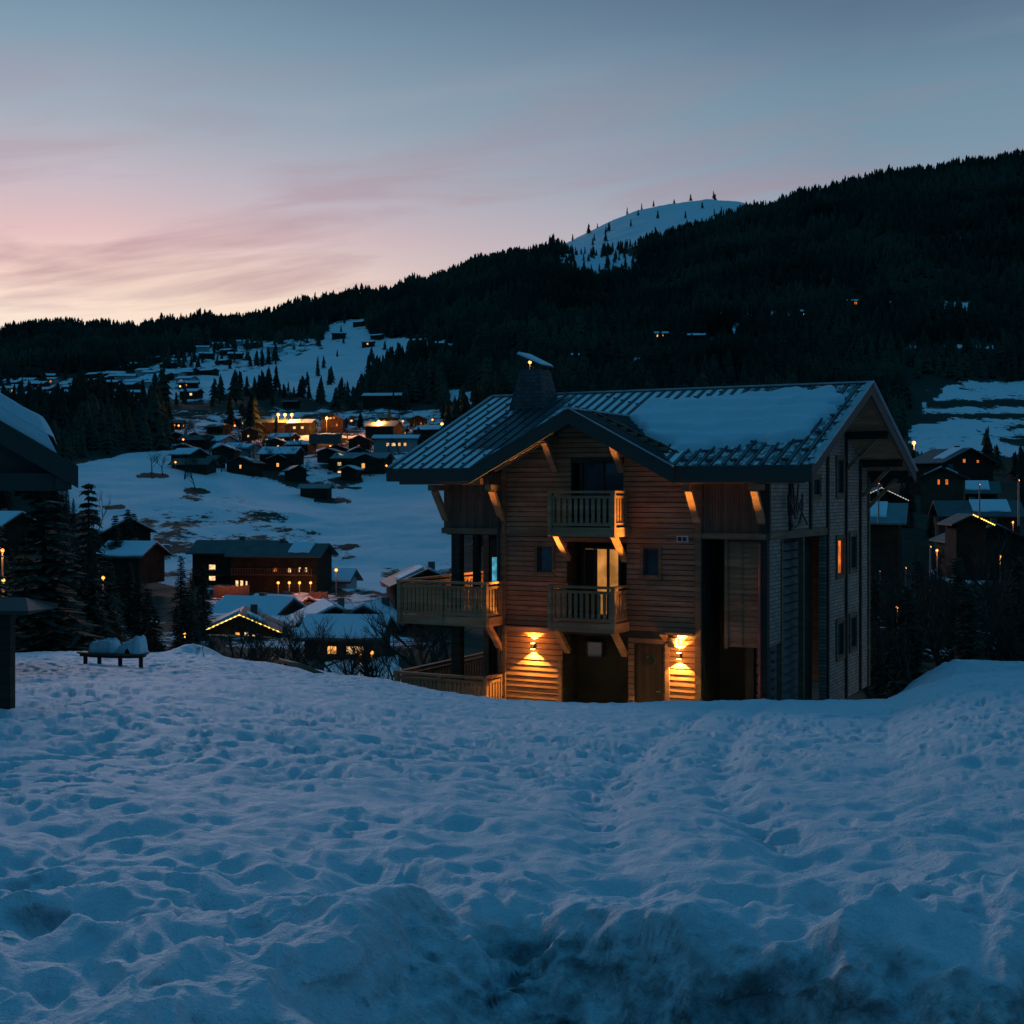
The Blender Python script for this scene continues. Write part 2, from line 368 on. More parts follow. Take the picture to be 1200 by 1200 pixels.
PG, YG = np.meshgrid(pxs, ys)
XG = seen(PG, YG)
ZG, DG = field_full(XG, YG)
bk = np.clip((6.2-YG)/1.2,0,1)
YG2 = YG + bk*((fbm(XG*2.2, ZG*5+YG*.8, 4, 71)-.5)*.42 + (fbm(XG*7, ZG*16+YG*2, 3, 72)-.5)*.10)
ZG = ZG + bk*(fbm(XG*9, YG*10, 3, 73)-.5)*.04
o = grid_mesh('snow_field', XG, YG2, ZG, M['snow_field'], {'shade_dirt': DG.ravel()}); tag(o, kind='structure')
# the cleared road the viewer stands on, level with the bottom of the bank
b = MB(); xs_ = np.linspace(-25, 25, 60); ysr = np.linspace(-20, 1.3, 30)
XR, YR = np.meshgrid(xs_, ysr)
ZR = -1.62 + .03*fbm(XR*.8, YR*.8, 3, 8) + np.clip((YR-.2)/1.1, 0, 1)*.12
o = grid_mesh('road', XR, YR, ZR, M['snow_field'], {'shade_dirt': np.full(XR.size, .55)}); tag(o, kind='structure')
def gz(x, y):
    z, _ = field_full(np.array([float(x)]), np.array([float(y)])); return float(z[0])
# hillside across the valley
TP = [-1200,0,200,300,400,500,600,800,1000,1100,1200,2400]
ST = [50, 80, 110, 160, 200, 240, 300, 380, 480]
YV = {50:[980]*12, 80:[850]*12, 110:[778]*12, 160:[720]*12, 200:[690]*9+[690,690,690],
      240:[650,650,652,662,668,668,665,660,655,655,655,650], 300:[590,590,590,600,612,612,605,600,600,600,600,590],
      380:[548,548,545,560,570,572,560,555,560,560,560,540], 480:[520,520,516,530,533,530,520,510,520,528,528,500]}
RX = [-1200,-300,0,60,150,200,250,300,350,400,450,500,560,600,650,700,740,800,850,880,950,1050,1100,1150,1200,1500,2400]
RY = [420,405,393,384,391,383,378,377,364,352,345,333,312,302,294,306,298,279,266,248,230,206,204,192,186,150,110]
HX = [600,640,660,700,740,760,800,830,860,880,900,940]
HY = [330,290,284,262,246,241,233,230,231,236,250,300]
gp = np.arange(-1200, 2401, 8.0); lY = np.linspace(math.log(50), math.log(2700), 500)
TAB = np.zeros((len(lY), len(gp)))
for j, p in enumerate(gp):
    col = [np.interp(p, TP, YV[s]) for s in ST]; R = np.interp(p, RX, RY)
    up = [(650,0),(800,.20),(1000,.45),(1250,.76),(1500,1.0)]
    y650 = np.interp(p, [-1200,200,420,600,1200,2400],[478,478,482,470,478,470])
    st = ST + [a for a,_ in up]; col = col + [y650+(R-y650)*t for _,t in up]
    Hh = np.interp(p, HX, HY) if 600 <= p <= 940 else R+60
    st += [1720, 2100, 2700]; col += [R+18 if Hh > R else (R+Hh)/2+8, min(Hh, R+60), 640]
    TAB[:, j] = np.interp(np.exp(lY), st, col)
def blur(a, n, ax):
    for _ in range(n):
        a = (np.roll(a,1,ax)+2*a+np.roll(a,-1,ax))/4 if False else np.apply_along_axis(lambda v: np.convolve(np.pad(v,1,'edge'), [.25,.5,.25], 'valid'), ax, a)
    return a
TAB = blur(blur(TAB, 6, 0), 2, 1)
def yview(px, Y):
    a = np.clip((np.log(np.maximum(Y,50))-lY[0])/(lY[1]-lY[0]), 0, len(lY)-1.001); b_ = np.clip((px-gp[0])/8.0, 0, len(gp)-1.001)
    i = a.astype(int); j = b_.astype(int); fa = a-i; fb = b_-j
    return (TAB[i,j]*(1-fb)+TAB[i,j+1]*fb)*(1-fa) + (TAB[i+1,j]*(1-fb)+TAB[i+1,j+1]*fb)*fa
def hill_z(px, Y):
    px = np.asarray(px, float); Y = np.asarray(Y, float)
    z = (HZ-yview(px, Y))/F*Y
    Xw = seen(px, Y)
    return z + (fbm(Xw*.018, Y*.018, 4, 21)-.5)*np.clip(Y*.012, .8, 9) + (fbm(Xw*.12, Y*.12, 3, 22)-.5)*1.0
def find(px, y, lo=60, hi=1500):
    """distance along column px at which the ground is seen at row y"""
    Ys = np.exp(np.linspace(math.log(lo), math.log(hi), 900)); P = np.full_like(Ys, float(px))
    v = HZ - hill_z(P, Ys)/Ys*F
    ok = np.where(v <= y)[0]
    k = ok[0] if len(ok) else len(Ys)-1
    return float(Ys[k]), float(hill_z(np.array([float(px)]), np.array([Ys[k]]))[0])
# where snow lies open: outlines in (column,row) of the valley side
POLY = [
 (1.0, [(60,560),(90,543),(150,531),(215,526),(250,540),(300,556),(330,566),(380,570),(420,574),(450,566),(470,560),(528,560),(540,600),(530,655),(485,668),(440,660),(415,648),(385,626),(340,604),(300,587),(230,578),(190,585),(150,600),(110,610),(80,600)]),
 (.57,[(185,580),(230,572),(300,583),(342,602),(388,624),(420,646),(440,668),(260,668),(230,660),(215,690),(180,680),(150,650),(150,600)]),
 (.95,[(215,470),(235,452),(262,436),(300,432),(340,420),(372,408),(395,400),(430,392),(520,400),(545,405),(530,414),(480,420),(440,432),(425,452),(410,468),(380,470),(350,462),(320,455),(290,452),(250,466)]),
 (.9, [(372,404),(385,378),(410,373),(428,372),(430,392),(400,404)]),
 (.66,[(150,462),(150,440),(215,432),(300,440),(240,470)]),
 (.62,[(140,445),(200,415),(262,402),(372,395),(372,412),(300,430),(250,440),(200,438)]),
 (.54,[(-200,470),(0,455),(60,445),(150,440),(240,440),(240,462),(160,476),(60,476),(-200,500)]),
 (.95,[(650,300),(672,290),(700,288),(742,300),(744,320),(700,325),(680,318)]),
 (.78,[(1080,478),(1100,462),(1110,447),(1200,447),(1500,440),(1500,458),(1080,470)]),
 (.80,[(1078,476),(1600,474),(1600,486),(1078,484)]),
 (.74,[(1068,497),(1110,492),(1180,500),(1170,516),(1200,524),(1190,534),(1130,534),(1100,540),(1075,530),(1062,514)]),
 (.70,[(1110,490),(1500,486),(1500,494),(1110,498)]),(.68,[(1120,503),(1500,500),(1500,510),(1160,512)]),
 (.47,[(195,480),(520,480),(530,570),(450,575),(330,562),(200,535)]),
 (.44,[(240,655),(540,655),(540,760),(240,760)]),
 (.8, [(300,712),(520,705),(520,722),(400,732),(300,728)]),
 (.8, [(395,668),(440,660),(445,690),(400,692)]),
 (.9, [(380,775),(470,765),(470,830),(380,830)]),
 (.85,[(855,378),(866,376),(864,394),(856,396)]),
 (.7, [(1095,352),(1140,352),(1140,364),(1095,366)]),
 (.66,[(1060,404),(1200,402),(1200,408),(1060,409)]),
 (.60,[(830,362),(960,366),(960,372),(830,370)]),
 (.75,[(1085,665),(1150,668),(1155,685),(1100,682)]),(.8,[(1145,636),(1172,640),(1175,655),(1150,655)]),
 (.75,[(680,418),(700,415),(700,424),(680,424)]),(.7,[(520,455),(600,462),(600,475),(520,472)]),
 (.62,[(1060,755),(1140,758),(1140,775),(1060,772)]),(.62,[(1022,715),(1050,720),(1050,735),(1022,735)]),
 (.6,[(80,700),(240,740),(240,765),(80,765)]),
]
mx = np.arange(-1200, 2401, 3.0); my = np.arange(150, 900, 1.5)
MX, MY = np.meshgrid(mx, my); MASK = np.zeros_like(MX)
def inpoly(X, Y, P):
    c = np.zeros(X.shape, bool); n = len(P)
    for i in range(n):
        x1,y1 = P[i]; x2,y2 = P[(i+1)%n]
        if y1 == y2: continue
        c ^= ((y1 > Y) != (y2 > Y)) & (X < (x2-x1)*(Y-y1)/(y2-y1)+x1)
    return c
NEG = [(175,557,22,4),(228,575,18,3.5),(388,585,24,4.5),(410,640,13,3.5),(100,604,18,3),(132,594,16,3),(270,536,20,5),(300,552,24,5),(348,566,14,5),(405,562,20,5)]
for v, P in POLY: MASK = np.where(inpoly(MX, MY, P), np.maximum(MASK, v), MASK)
for cx_, cy_, rx_, ry_ in NEG: MASK = np.where(((MX-cx_)/rx_)**2+((MY-cy_)/ry_)**2 < 1, 0.0, MASK)
MASK = blur(blur(MASK, 2, 0), 1, 1)
def snowmask(px, yv, Y):
    a = np.clip((yv-150)/1.5, 0, len(my)-1).astype(int); b_ = np.clip((px+1200)/3.0, 0, len(mx)-1).astype(int)
    m = MASK[a, b_]
    return np.where(Y > 1600, 1.0, m)
pxh = np.concatenate([np.linspace(-1200,-60,130,endpoint=False), np.linspace(-60,1260,760,endpoint=False), np.linspace(1260,2400,130)])
yh = np.exp(np.linspace(math.log(52), math.log(2650), 620))
PH, YH = np.meshgrid(pxh, yh); ZH = hill_z(PH, YH)
o = grid_mesh('hillside', seen(PH, YH), YH, ZH, M['hill'], {'snow': snowmask(PH, HZ-ZH/YH*F, YH).ravel()}); tag(o, kind='structure')
# ------------------------------------------------------------------ the big chalet
CH = empty('chalet', (7.08, 38.0, 0), R_(-27.5))
CH.location.z = -6.9
tag(CH, 'big three-storey wooden chalet with lit wall lamps, balconies and a metal roof', 'chalet')
B0 = 6.9                                  # local z of eye level
def tr(m): m.v = [(x,y,z+B0) for x,y,z in m.v]; return m
def put(m, name, mat, parent=CH, **k): return tr(m).build(name, mat, parent, **k)
def clap(x0, x1, z0, z1, y, holes=(), h=.15, lean=.028):
    """overlapping horizontal boards facing -y, cut round rectangular holes"""
    m = MB(); z = z0; rr = random.Random(int(x0*100)+int(z0*10))
    while z < z1-.01:
        zt = min(z+h, z1); zm = (z+zt)/2
        segs = [(x0, x1)]
        for hx0, hx1, hz0, hz1 in holes:
            if hz0-.02 < zm < hz1+.02:
                ns = []
                for a, b_ in segs:
                    if hx1 <= a or hx0 >= b_: ns.append((a, b_)); continue
                    if hx0 > a: ns.append((a, hx0))
                    if hx1 < b_: ns.append((hx1, b_))
                segs = ns
        for a, b_ in segs:
            j = rr.uniform(-.004,.004)
            m.poly([(a,y-lean-.012+j,z),(b_,y-lean-.012+j,z),(b_,y-.016+j,zt-.026),(a,y-.016+j,zt-.026),(a,y+.01,z),(b_,y+.01,z),(b_,y+.01,zt-.026),(a,y+.01,zt-.026)],
                   [(0,1,2,3),(4,0,3,7),(1,5,6,2),(4,5,1,0),(3,2,6,7)])
        z += h
    return m
def holewall(x0, x1, z0, z1, y0, y1, holes):
    """solid wall y0..y1 with rectangular holes, as non-overlapping boxes"""
    m = MB(); zs = sorted({z0, z1, *[v for h in holes for v in h[2:]]}); zs = [z for z in zs if z0 <= z <= z1]
    for a, b_ in zip(zs, zs[1:]):
        zm = (a+b_)/2; segs = [(x0,x1)]
        for hx0,hx1,hz0,hz1 in holes:
            if hz0 < zm < hz1:
                ns = []
                for p,q_ in segs:
                    if hx1 <= p or hx0 >= q_: ns.append((p,q_)); continue
                    if hx0 > p: ns.append((p,hx0))
                    if hx1 < q_: ns.append((hx1,q_))
                segs = ns
        for p,q_ in segs: m.box(p,q_,y0,y1,a,b_)
    return m
XL, XR_, DEP = -10.4, 0.0, 12.3
GR = -6.9
# front wall with its openings
XA, XB = -8.28, -1.95
DOORU = (-6.0, -4.3, -1.0, 1.15); DOORM = (-6.14, -4.2, -3.78, -1.45); GROUND = (-6.28, -4.15, GR, -4.2); DOORG = (-3.98, -3.05, GR, -4.4)
WINA = (-7.12, -6.62, -2.4, -1.6); WINB = (-3.68, -3.2, -2.4, -1.6)
holes = [DOORU, DOORM, GROUND, DOORG, WINA, WINB]
wall = put(holewall(XA, XB, GR, 1.0, .03, .30, holes), 'wall', M['wood_dark'])
put(clap(XA+.1, XB-.12, GR, -4.2, .03, [GROUND, DOORG], .17, .03), 'siding', M['wood'])
put(clap(XA+.1, XB-.12, -4.0, 1.0, .03, [DOORU, DOORM, WINA, WINB], .15), 'siding', M['wood'])
# gable triangle of the cross gable
AX = -5.45
gab = MB(); gab.poly([(-8.3,.03,.9),(-2.0,.03,.9),(AX,.03,2.5),(-8.3,.3,.9),(-2.0,.3,.9),(AX,.3,2.5)], [(0,1,2),(5,4,3),(0,3,4,1),(1,4,5,2),(2,5,3,0)])
put(gab, 'gable_panel', M['wood_dark'])
m = MB(); z = .92
while z < 2.35:
    xa, xb = -8.3+(z-.8)*(2.85/1.6), -2.0-(z-.8)*(3.45/1.6)
    sg_ = [(xa, xb)] if z > 1.05 else [(xa, DOORU[0]-.02), (DOORU[1]+.02, xb)]
    for a, b_ in sg_: m.poly([(a,-.012,z),(b_,-.012,z),(b_,.012,z+.124),(a,.012,z+.124),(a,.025,z),(b_,.025,z),(b_,.025,z+.124),(a,.025,z+.124)],[(0,1,2,3),(4,0,3,7),(1,5,6,2),(4,5,1,0),(3,2,6,7)])
    z += .15
put(m, 'gable_siding', M['wood'])
# interior floors and back walls so that nothing is hollow
m = MB(); m.box(XL+.3, XR_-1.7, 2.75, 3.0, GR, .8); m.box(XA, XB, 1.5, 1.6, GR, 1.2); put(m, 'inner_wall', M['house_dark'])
m = MB(); m.box(XA, XB, .3, 1.5, -4.2, -4.0); m.box(XA, XB, .3, 1.5, -1.35, -1.1); put(m, 'floor_slab', M['wood_dark'])
m = MB()
for x0,x1,z0,z1 in (DOORM, GROUND):
    for a_ in (x0-.08, x1):
        m = MB(); m.box(a_,a_+.08,.3,1.2,z0,z1); put(m, 'door_jamb', M['wood_dark'])
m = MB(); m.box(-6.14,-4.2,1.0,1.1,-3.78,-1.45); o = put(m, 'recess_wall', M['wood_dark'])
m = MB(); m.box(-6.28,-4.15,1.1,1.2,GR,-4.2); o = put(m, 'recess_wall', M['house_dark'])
# floor bands and corner posts
m = MB(); m.box(XA-.05, XB+.05, -.06, .0, -1.28, -1.12); put(m, 'floor_band', M['beam'])
m = MB(); m.box(XA+.12, -6.3, -.20, .02, -4.2, -4.04); put(m, 'lamp_ledge', M['wood'])
m = MB(); m.box(-3.1, XB-.13, -.20, .02, -4.06, -3.99); m.poly([(-3.0,-.02,-4.3),(-2.9,-.02,-4.3),(-3.1,-.24,-4.06),(-2.9,-.24,-4.06),(-3.1,.02,-4.06),(-2.9,.02,-4.06)], [(0,1,3,2),(1,5,3),(0,2,4),(0,4,5,1),(2,3,5,4)]); put(m, 'lamp_ledge', M['wood'])
for x0,x1 in ((XA-.02,XA+.10),(XB-.12,XB+.06)):
    m = MB(); m.box(x0,x1,-.09,.03,GR,1.0 if x0<-5 else .9); put(m, 'corner_post', M['beam'])
m = MB(); m.box(-2.98,-2.86,-.06,.02,GR,-4.3); put(m, 'trim_board', M['wood_rail'])
m = MB(); m.box(-6.4,-6.28,-.07,.02,GR,-5.0); put(m, 'trim_board', M['wood_rail'])
m = MB(); m.box(-3.95,-3.08,.12,.18,GR,-4.42);
d = put(m, 'front_door', M['door']); d['label'] = 'dark ground-floor door with a small wreath'
m = MB(); c_ = [( -3.5+.13*math.cos(t*math.pi/8), .10, -4.85+.15*math.sin(t*math.pi/8)) for t in range(17)]; m.tube(c_, .03, 5); put(m, 'wreath', M['needles'], d)
m = MB(); m.tube([(-3.17,.05,-5.75),(-3.3,.05,-5.75)], .015, 6); put(m, 'handle', M['metal'], d)
# windows
def window(x0,x1,z0,z1,y, glass, mull=1, parent=CH, fr=.06, deep=.1, shutters=True, cross=False):
    m = MB()
    m.box(x0,x0+fr,y-.03,y+deep,z0,z1); m.box(x1-fr,x1,y-.03,y+deep,z0,z1); m.box(x0+fr,x1-fr,y-.03,y+deep,z0,z0+fr); m.box(x0+fr,x1-fr,y-.03,y+deep,z1-fr,z1)
    for k in range(mull):
        xm = x0+(x1-x0)*(k+1)/(mull+1); m.box(xm-fr*.4,xm+fr*.4,y-.02,y+deep,z0+fr,z1-fr)
    if cross: zm = (z0+z1)/2; m.box(x0+fr,x1-fr,y-.018,y+deep-.01,zm-.02,zm+.02)
    w = put(m, 'window', M['frame'], parent)
    m = MB(); m.box(x0+fr-.01,x1-fr+.01,y+deep*.5,y+deep*.5+.012,z0+fr-.01,z1-fr+.01); put(m, 'pane', glass, w)
    return w
for (x0,x1,z0,z1) in (WINA, WINB):
    w = window(x0,x1,z0,z1,.08,M['glass'],0)
    m = MB(); m.box(x0-.09,x0,-.03,.03,z0-.08,z1+.08); m.box(x1,x1+.09,-.03,.03,z0-.08,z1+.08); m.box(x0,x1,-.03,.03,z1,z1+.08); m.box(x0-.12,x1+.12,-.09,.03,z0-.10,z0-.03)
    put(m, 'sill', M['beam'], w)
w = window(-6.05,-4.75,-3.76,-1.6,.9,M['curtain'],2,fr=.09); w['label'] = 'balcony doors with warm lit curtains'
m = MB(); m.box(-5.95,-5.55,.90,.94,-3.7,-1.7); put(m, 'dark_leaf', M['house_dark'], w)
w = window(-5.85,-4.35,-1.0,1.1,.32,M['glass'],1,fr=.09); w['label'] = 'dark upper balcony doors tinted blue like reflected sky'
w = window(-5.95,-5.4,-5.0,-4.5,1.0,plain('frosted_pane',(.45,.47,.55),.5),0,fr=.03); w['label'] = 'small pale window in the ground-floor recess'
m = MB(); m.box(-2.62,-2.28,-.05,.03,-1.28-.12,-1.12-.10); v_ = put(m, 'vent', M['white']); v_.location.y -= .02
m = MB(); m.box(-2.58,-2.47,-.075,-.07,-1.37,-1.25); m.box(-2.43,-2.32,-.075,-.07,-1.37,-1.25); put(m, 'vent_grille', M['black'], v_)
# balconies
def railing(p0, p1, zt, zb, parent, name='railing', posts=(1,1), scallop=True, gap=.075):
    a = Vector((p0[0],p0[1],0)); b_ = Vector((p1[0],p1[1],0)); Ln = (b_-a).length; d = (b_-a)/Ln
    m = MB(); P = lambda t,z: (a.x+d.x*t, a.y+d.y*t, z)
    m.bar(P(-.08,zt-.035), P(Ln+.08,zt-.035), .16, .07)
    m.bar(P(0,zt-.18), P(Ln,zt-.18), .07, .08)
    m.bar(P(0,zb+.12), P(Ln,zb+.12), .07, .09)
    r = put(m, name, M['wood_rail'], parent)
    m = MB(); n = max(1, int(round(Ln/(.11+gap)))); st = Ln/n
    for k in range(n):
        t = (k+.5)*st; w_ = (st-gap)
        nrm = Vector((d.y,-d.x,0))
        pts = []
        prof = [(zb+.16,w_/2),(zb+.30,w_/2),(zb+.36,w_/2*.7),(zb+.42,w_/2),(zt-.30,w_/2),(zt-.22,w_/2*.8)] if scallop else [(zb+.16,w_/2),(zt-.22,w_/2)]
        fr_ = [(t-w2,z) for z,w2 in prof] + [(t+w2,z) for z,w2 in reversed(prof)]
        v0 = [tuple(a+d*tt+nrm*.014+Vector((0,0,z))) for tt,z in fr_]; v1 = [tuple(a+d*tt-nrm*.014+Vector((0,0,z))) for tt,z in fr_]
        nn = len(v0); m.poly(v0+v1, [tuple(range(nn)), tuple(reversed(range(nn,2*nn)))] + [(i+1 if i+1<nn else 0, i, nn+i, nn+(i+1)%nn) for i in range(nn)])
    put(m, 'balusters', M['wood_rail'], r)
    for e_, t in zip(posts, (0, Ln)):
        if e_:
            m = MB(); m.bar(P(t,zb-.22), P(t,zt-.07), .13, .13, up=(0,1,0)); put(m, 'post', M['wood_rail'], r)
    if Ln > 2.6:
        m = MB(); m.bar(P(Ln*.5,zb-.2), P(Ln*.5,zt-.07), .11, .11, up=(0,1,0)); put(m, 'post', M['wood_rail'], r)
    return r
def brace(x, z0, z1, out=.75, y0=0, w=.17, h=.14, mat='wood_rail', parent=CH, name='brace'):
    m = MB(); m.bar((x,y0-.02,z0),(x,y0-out,z1), w, h); return put(m, name, M[mat], parent)
for zt, zf in ((.07,-1.02),(-2.68,-3.78)):
    bal = empty('balcony', (0,0,0)); bal.parent = CH
    m = MB(); m.box(-6.2,-4.16,-1.0,-.02,zf-.12,zf); put(m, 'deck', M['beam'], bal)
    m = MB(); m.box(-6.24,-4.12,-1.06,-1.0,zf-.24,zf+.03); put(m, 'skirt', M['wood_rail'], bal)
    m = MB(); m.box(-4.16,-4.11,-.99,-.02,zf-.24,zf+.03); put(m, 'skirt', M['wood_rail'], bal)
    railing((-6.18,-1.03),(-4.18,-1.03),zt,zf,bal); railing((-4.18,-1.0),(-4.18,-.05),zt,zf,bal,posts=(0,0)); railing((-6.18,-.05),(-6.18,-1.0),zt,zf,bal,posts=(0,0))
    brace(-6.08, zf-.95, zf-.2, .85, parent=bal); brace(-4.25, zf-.95, zf-.2, .85, parent=bal)
for zt, zf, bx in ((-2.68,-3.78,-11.4),(-5.52,-6.6,-11.5)):
    bal = empty('balcony', (0,0,0)); bal.parent = CH
    m = MB(); m.box(bx,-8.3,-1.0,-.02,zf-.12,zf); m.box(bx,XL-.02,-.02,6.0,zf-.12,zf); m.box(XL-.02,-8.3,-.02,2.6,zf-.12,zf); put(m, 'deck', M['beam'], bal)
    m = MB(); m.box(bx-.04,-8.26,-1.06,-1.0,zf-.24,zf+.03); put(m, 'skirt', M['wood_rail'], bal)
    m = MB(); m.box(-8.3,-8.25,-.99,-.05,zf-.24,zf+.03); put(m, 'skirt', M['wood_rail'], bal)
    railing((bx+.03,-1.03),(-8.34,-1.03),zt,zf,bal, gap=.035); railing((-8.34,-1.0),(-8.34,-.08),zt,zf,bal,posts=(0,1)); railing((bx+.03,6.0),(bx+.03,-1.0),zt,zf,bal,posts=(1,0))
    if zt > -4: brace(-8.36, zf-1.0, zf-.2, .85, parent=bal)
# loggia on the left
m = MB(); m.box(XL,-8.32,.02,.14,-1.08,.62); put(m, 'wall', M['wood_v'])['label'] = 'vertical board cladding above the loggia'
m = MB(); m.box(XL,XL+.12,.14,DEP,-1.08,.9); m.box(XL,XL+.2,2.6,DEP,GR,-1.08); put(m, 'wall', M['wood'])
m = MB(); m.box(XL-.05,-8.3,-.05,.2,-1.26,-1.08); put(m, 'beam', M['beam'])
m = MB(); m.box(XL,-8.28,.2,2.6,-1.3,-1.1); put(m, 'ceiling', M['wood_dark'])
m = MB(); m.box(-8.30,-8.1,.3,2.6,GR,-1.1); put(m, 'wall', M['wood_dark'])
m = MB(); m.box(-8.52,-8.30,.02,.22,GR,-1.26); put(m, 'post', M['beam'])
m = MB(); m.box(-10.12,-9.82,.0,.28,GR,-1.26); put(m, 'post', M['wood_dark'])
m = MB(); m.box(-10.3,-10.1,1.7,1.9,-3.78,-1.3); put(m, 'post', M['wood_dark'])
m = MB(); m.box(-10.12,-9.0,2.55,2.6,-3.78,-1.5); put(m, 'sliding_door', M['black'])
m = MB(); m.box(-10.02,-9.78,2.50,2.53,-2.9,-2.1); put(m, 'screen', M['tv'])['label'] = 'bright cyan glow of a screen behind the loggia glass'
m = MB(); m.box(-10.02,-9.78,2.50,2.53,-2.06,-1.7); put(m, 'brown_panel', M['house_brown'])  # plain brown panel above the screen
m = MB(); m.tube([(XA-.10,-.14,GR),(XA-.10,-.14,-.2)], .045, 8); put(m, 'downpipe', M['black'])
# right recess and corner
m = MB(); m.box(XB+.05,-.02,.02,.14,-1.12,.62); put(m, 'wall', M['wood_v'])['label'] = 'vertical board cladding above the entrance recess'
m = MB(); m.box(XB+.02,-.0,-.05,.2,-1.30,-1.12); put(m, 'beam', M['beam'])
m = MB(); m.box(-1.2,-.22,.25,.4,-4.35,-1.3); put(m, 'wall', M['wood']); put(clap(-1.2,-.22,-4.35,-1.3,.25), 'siding', M['wood'])
m = MB(); m.box(-1.28,-1.18,.18,.4,-4.4,-1.3); m.box(-.78,-.74,.2,.25,-4.35,-1.3); put(m, 'trim_board', M['beam'])
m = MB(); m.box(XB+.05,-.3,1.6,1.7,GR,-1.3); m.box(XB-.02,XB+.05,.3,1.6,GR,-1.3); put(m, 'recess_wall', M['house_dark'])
m = MB(); m.box(-.22,.03,-.02,.2,GR,.7); put(m, 'corner_post', M['wood_dark'])
m = MB(); m.tube([(-.17,-.07,GR),(-.17,-.07,-1.4)], .035, 8); put(m, 'downpipe', M['copper'])['label'] = 'thin reddish copper downpipe at the right corner'
m = MB(); m.box(-.62,-.55,.6,.66,GR,-4.6); put(m, 'stair_rail', M['metal'])
# side wall (right gable)
OP0, OP1 = .28, 6.4
def syz(m, x0, x1, polys):
    for P in polys:
        n = len(P); m.poly([(x0,y,z) for y,z in P]+[(x1,y,z) for y,z in P], [tuple(reversed(range(n))), tuple(range(n,2*n))]+[(i,(i+1)%n,n+(i+1)%n,n+i) for i in range(n)])
    return m
rz = lambda y: .75+(y+1)*.3884 if y <= 5.9 else 3.43-(y-5.9)*.3884
WS = [(8.2,-2.72,-1.5),(9.97,-2.62,-1.42),(8.2,-5.42,-4.25),(9.97,-5.32,-4.2),(8.2,-.05,1.15),(5.2,-.1,.5)]
# wall bands, windows cut out as holes (built in y-z)
def side_holewall(y0,y1,z0,z1,holes):
    m = MB(); zs = sorted({z0,z1,*[v for h in holes for v in h[2:] if z0<v<z1]})
    for a,b_ in zip(zs,zs[1:]):
        zm=(a+b_)/2; segs=[(y0,y1)]
        for h0,h1,hz0,hz1 in holes:
            if hz0<zm<hz1:
                ns=[]
                for p,q_ in segs:
                    if h1<=p or h0>=q_: ns.append((p,q_)); continue
                    if h0>p: ns.append((p,h0))
                    if h1<q_: ns.append((h1,q_))
                segs=ns
        for p,q_ in segs: m.box(-.22,0,p,q_,a,b_)
    return m
hl = [(y-.42,y+.42,a,b_) for y,a,b_ in WS]
put(side_holewall(OP1,DEP,GR,.6,hl), 'wall', M['shingle'])['label'] = 'grey shingled side wall'
put(side_holewall(.2,OP1,-1.1,.6,hl), 'wall', M['shingle'])
m = MB(); syz(m, -.22, 0, [[(-.0,.6),(8.2-.42,.6),(8.2-.42,rz(7.78)-.15),(5.9,rz(5.9)-.15),(-.0,rz(0)-.15)],[(8.62,.6),(DEP,.6),(DEP,rz(DEP)-.13),(8.62,rz(8.62)-.15)],[(7.78,1.15),(8.62,1.15),(8.62,rz(8.62)-.15),(7.78,rz(7.78)-.15)]]); put(m, 'gable_wall', M['shingle'])
m = MB(); m.box(-.2,0,OP0,1.4,-4.3,-1.3); put(m, 'wall', M['shingle'])
def side_clap(x, y0, y1, z0, z1, h=.2):
    m = MB(); z = z0
    while z < z1-.01:
        zt=min(z+h,z1); m.poly([(x+.12,y0,z),(x+.12,y1,z),(x+.02,y1,zt-.05),(x+.02,y0,zt-.05),(x-.02,y0,z),(x-.02,y1,z),(x-.02,y1,zt-.05),(x-.02,y0,zt-.05)],[(0,1,2,3),(5,4,7,6),(4,5,1,0),(3,2,6,7),(1,5,6,2),(4,0,3,7)]); z+=h
    return m
put(side_clap(-.35, OP0, 4.6, GR, -1.3, .26), 'shutter_boards', plain('grey_boards',(.09,.105,.105),.8,.4,2))['label'] = 'wide grey boards inside the tall side opening'
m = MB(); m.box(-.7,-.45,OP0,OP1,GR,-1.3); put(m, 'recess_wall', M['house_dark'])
m = MB(); m.box(-.22,-.0,OP0-.1,OP1,-1.32,-1.1); put(m, 'beam', M['beam']).location.x = .06
for y, z0, z1 in ((1.45,GR,-1.32),(3.7,GR,-1.32)):
    m = MB(); m.box(-.12,.04,y-.06,y+.06,z0,z1); put(m, 'post', M['beam'])
for y, z0 in ((2.27,-1.1),(4.5,-1.1),(6.55,GR),(8.98,GR),(11.0,GR),(12.25,GR),(.12,-1.1)):
    m = MB(); m.box(.0,.07,y-.08,y+.08,z0,min(rz(y)-.3, 3)); put(m, 'batten', M['wood_dark'] if y != 12.25 else M['beam'])
for i, (y,a,b_) in enumerate(WS):
    m = MB(); m.box(-.1,.03,y-.42,y-.34,a,b_); m.box(-.1,.03,y+.34,y+.42,a,b_); m.box(-.1,.03,y-.34,y+.34,a,a+.07); m.box(-.1,.03,y-.34,y+.34,b_-.07,b_)
    w = put(m, 'window', M['frame']); lit = (i == 0)
    m = MB(); m.box(-.06,-.05,y-.35,y+.35,a+.06,b_-.06); put(m, 'pane', M['win_orange'] if lit else M['glass'], w)
    m = MB(); m.box(.002,.055,y-.54,y-.42,a-.1,b_+.1); m.box(.002,.055,y+.42,y+.54,a-.1,b_+.1); m.box(.002,.055,y-.42,y+.42,a-.12,a); m.box(.002,.055,y-.42,y+.42,b_,b_+.1); put(m, 'surround', M['beam'], w)
    if lit: w['label'] = 'side window glowing orange'
m = MB(); m.box(XL,XR_-.25,DEP-.2,DEP,GR,.8); put(m, 'back_wall', M['wood'])
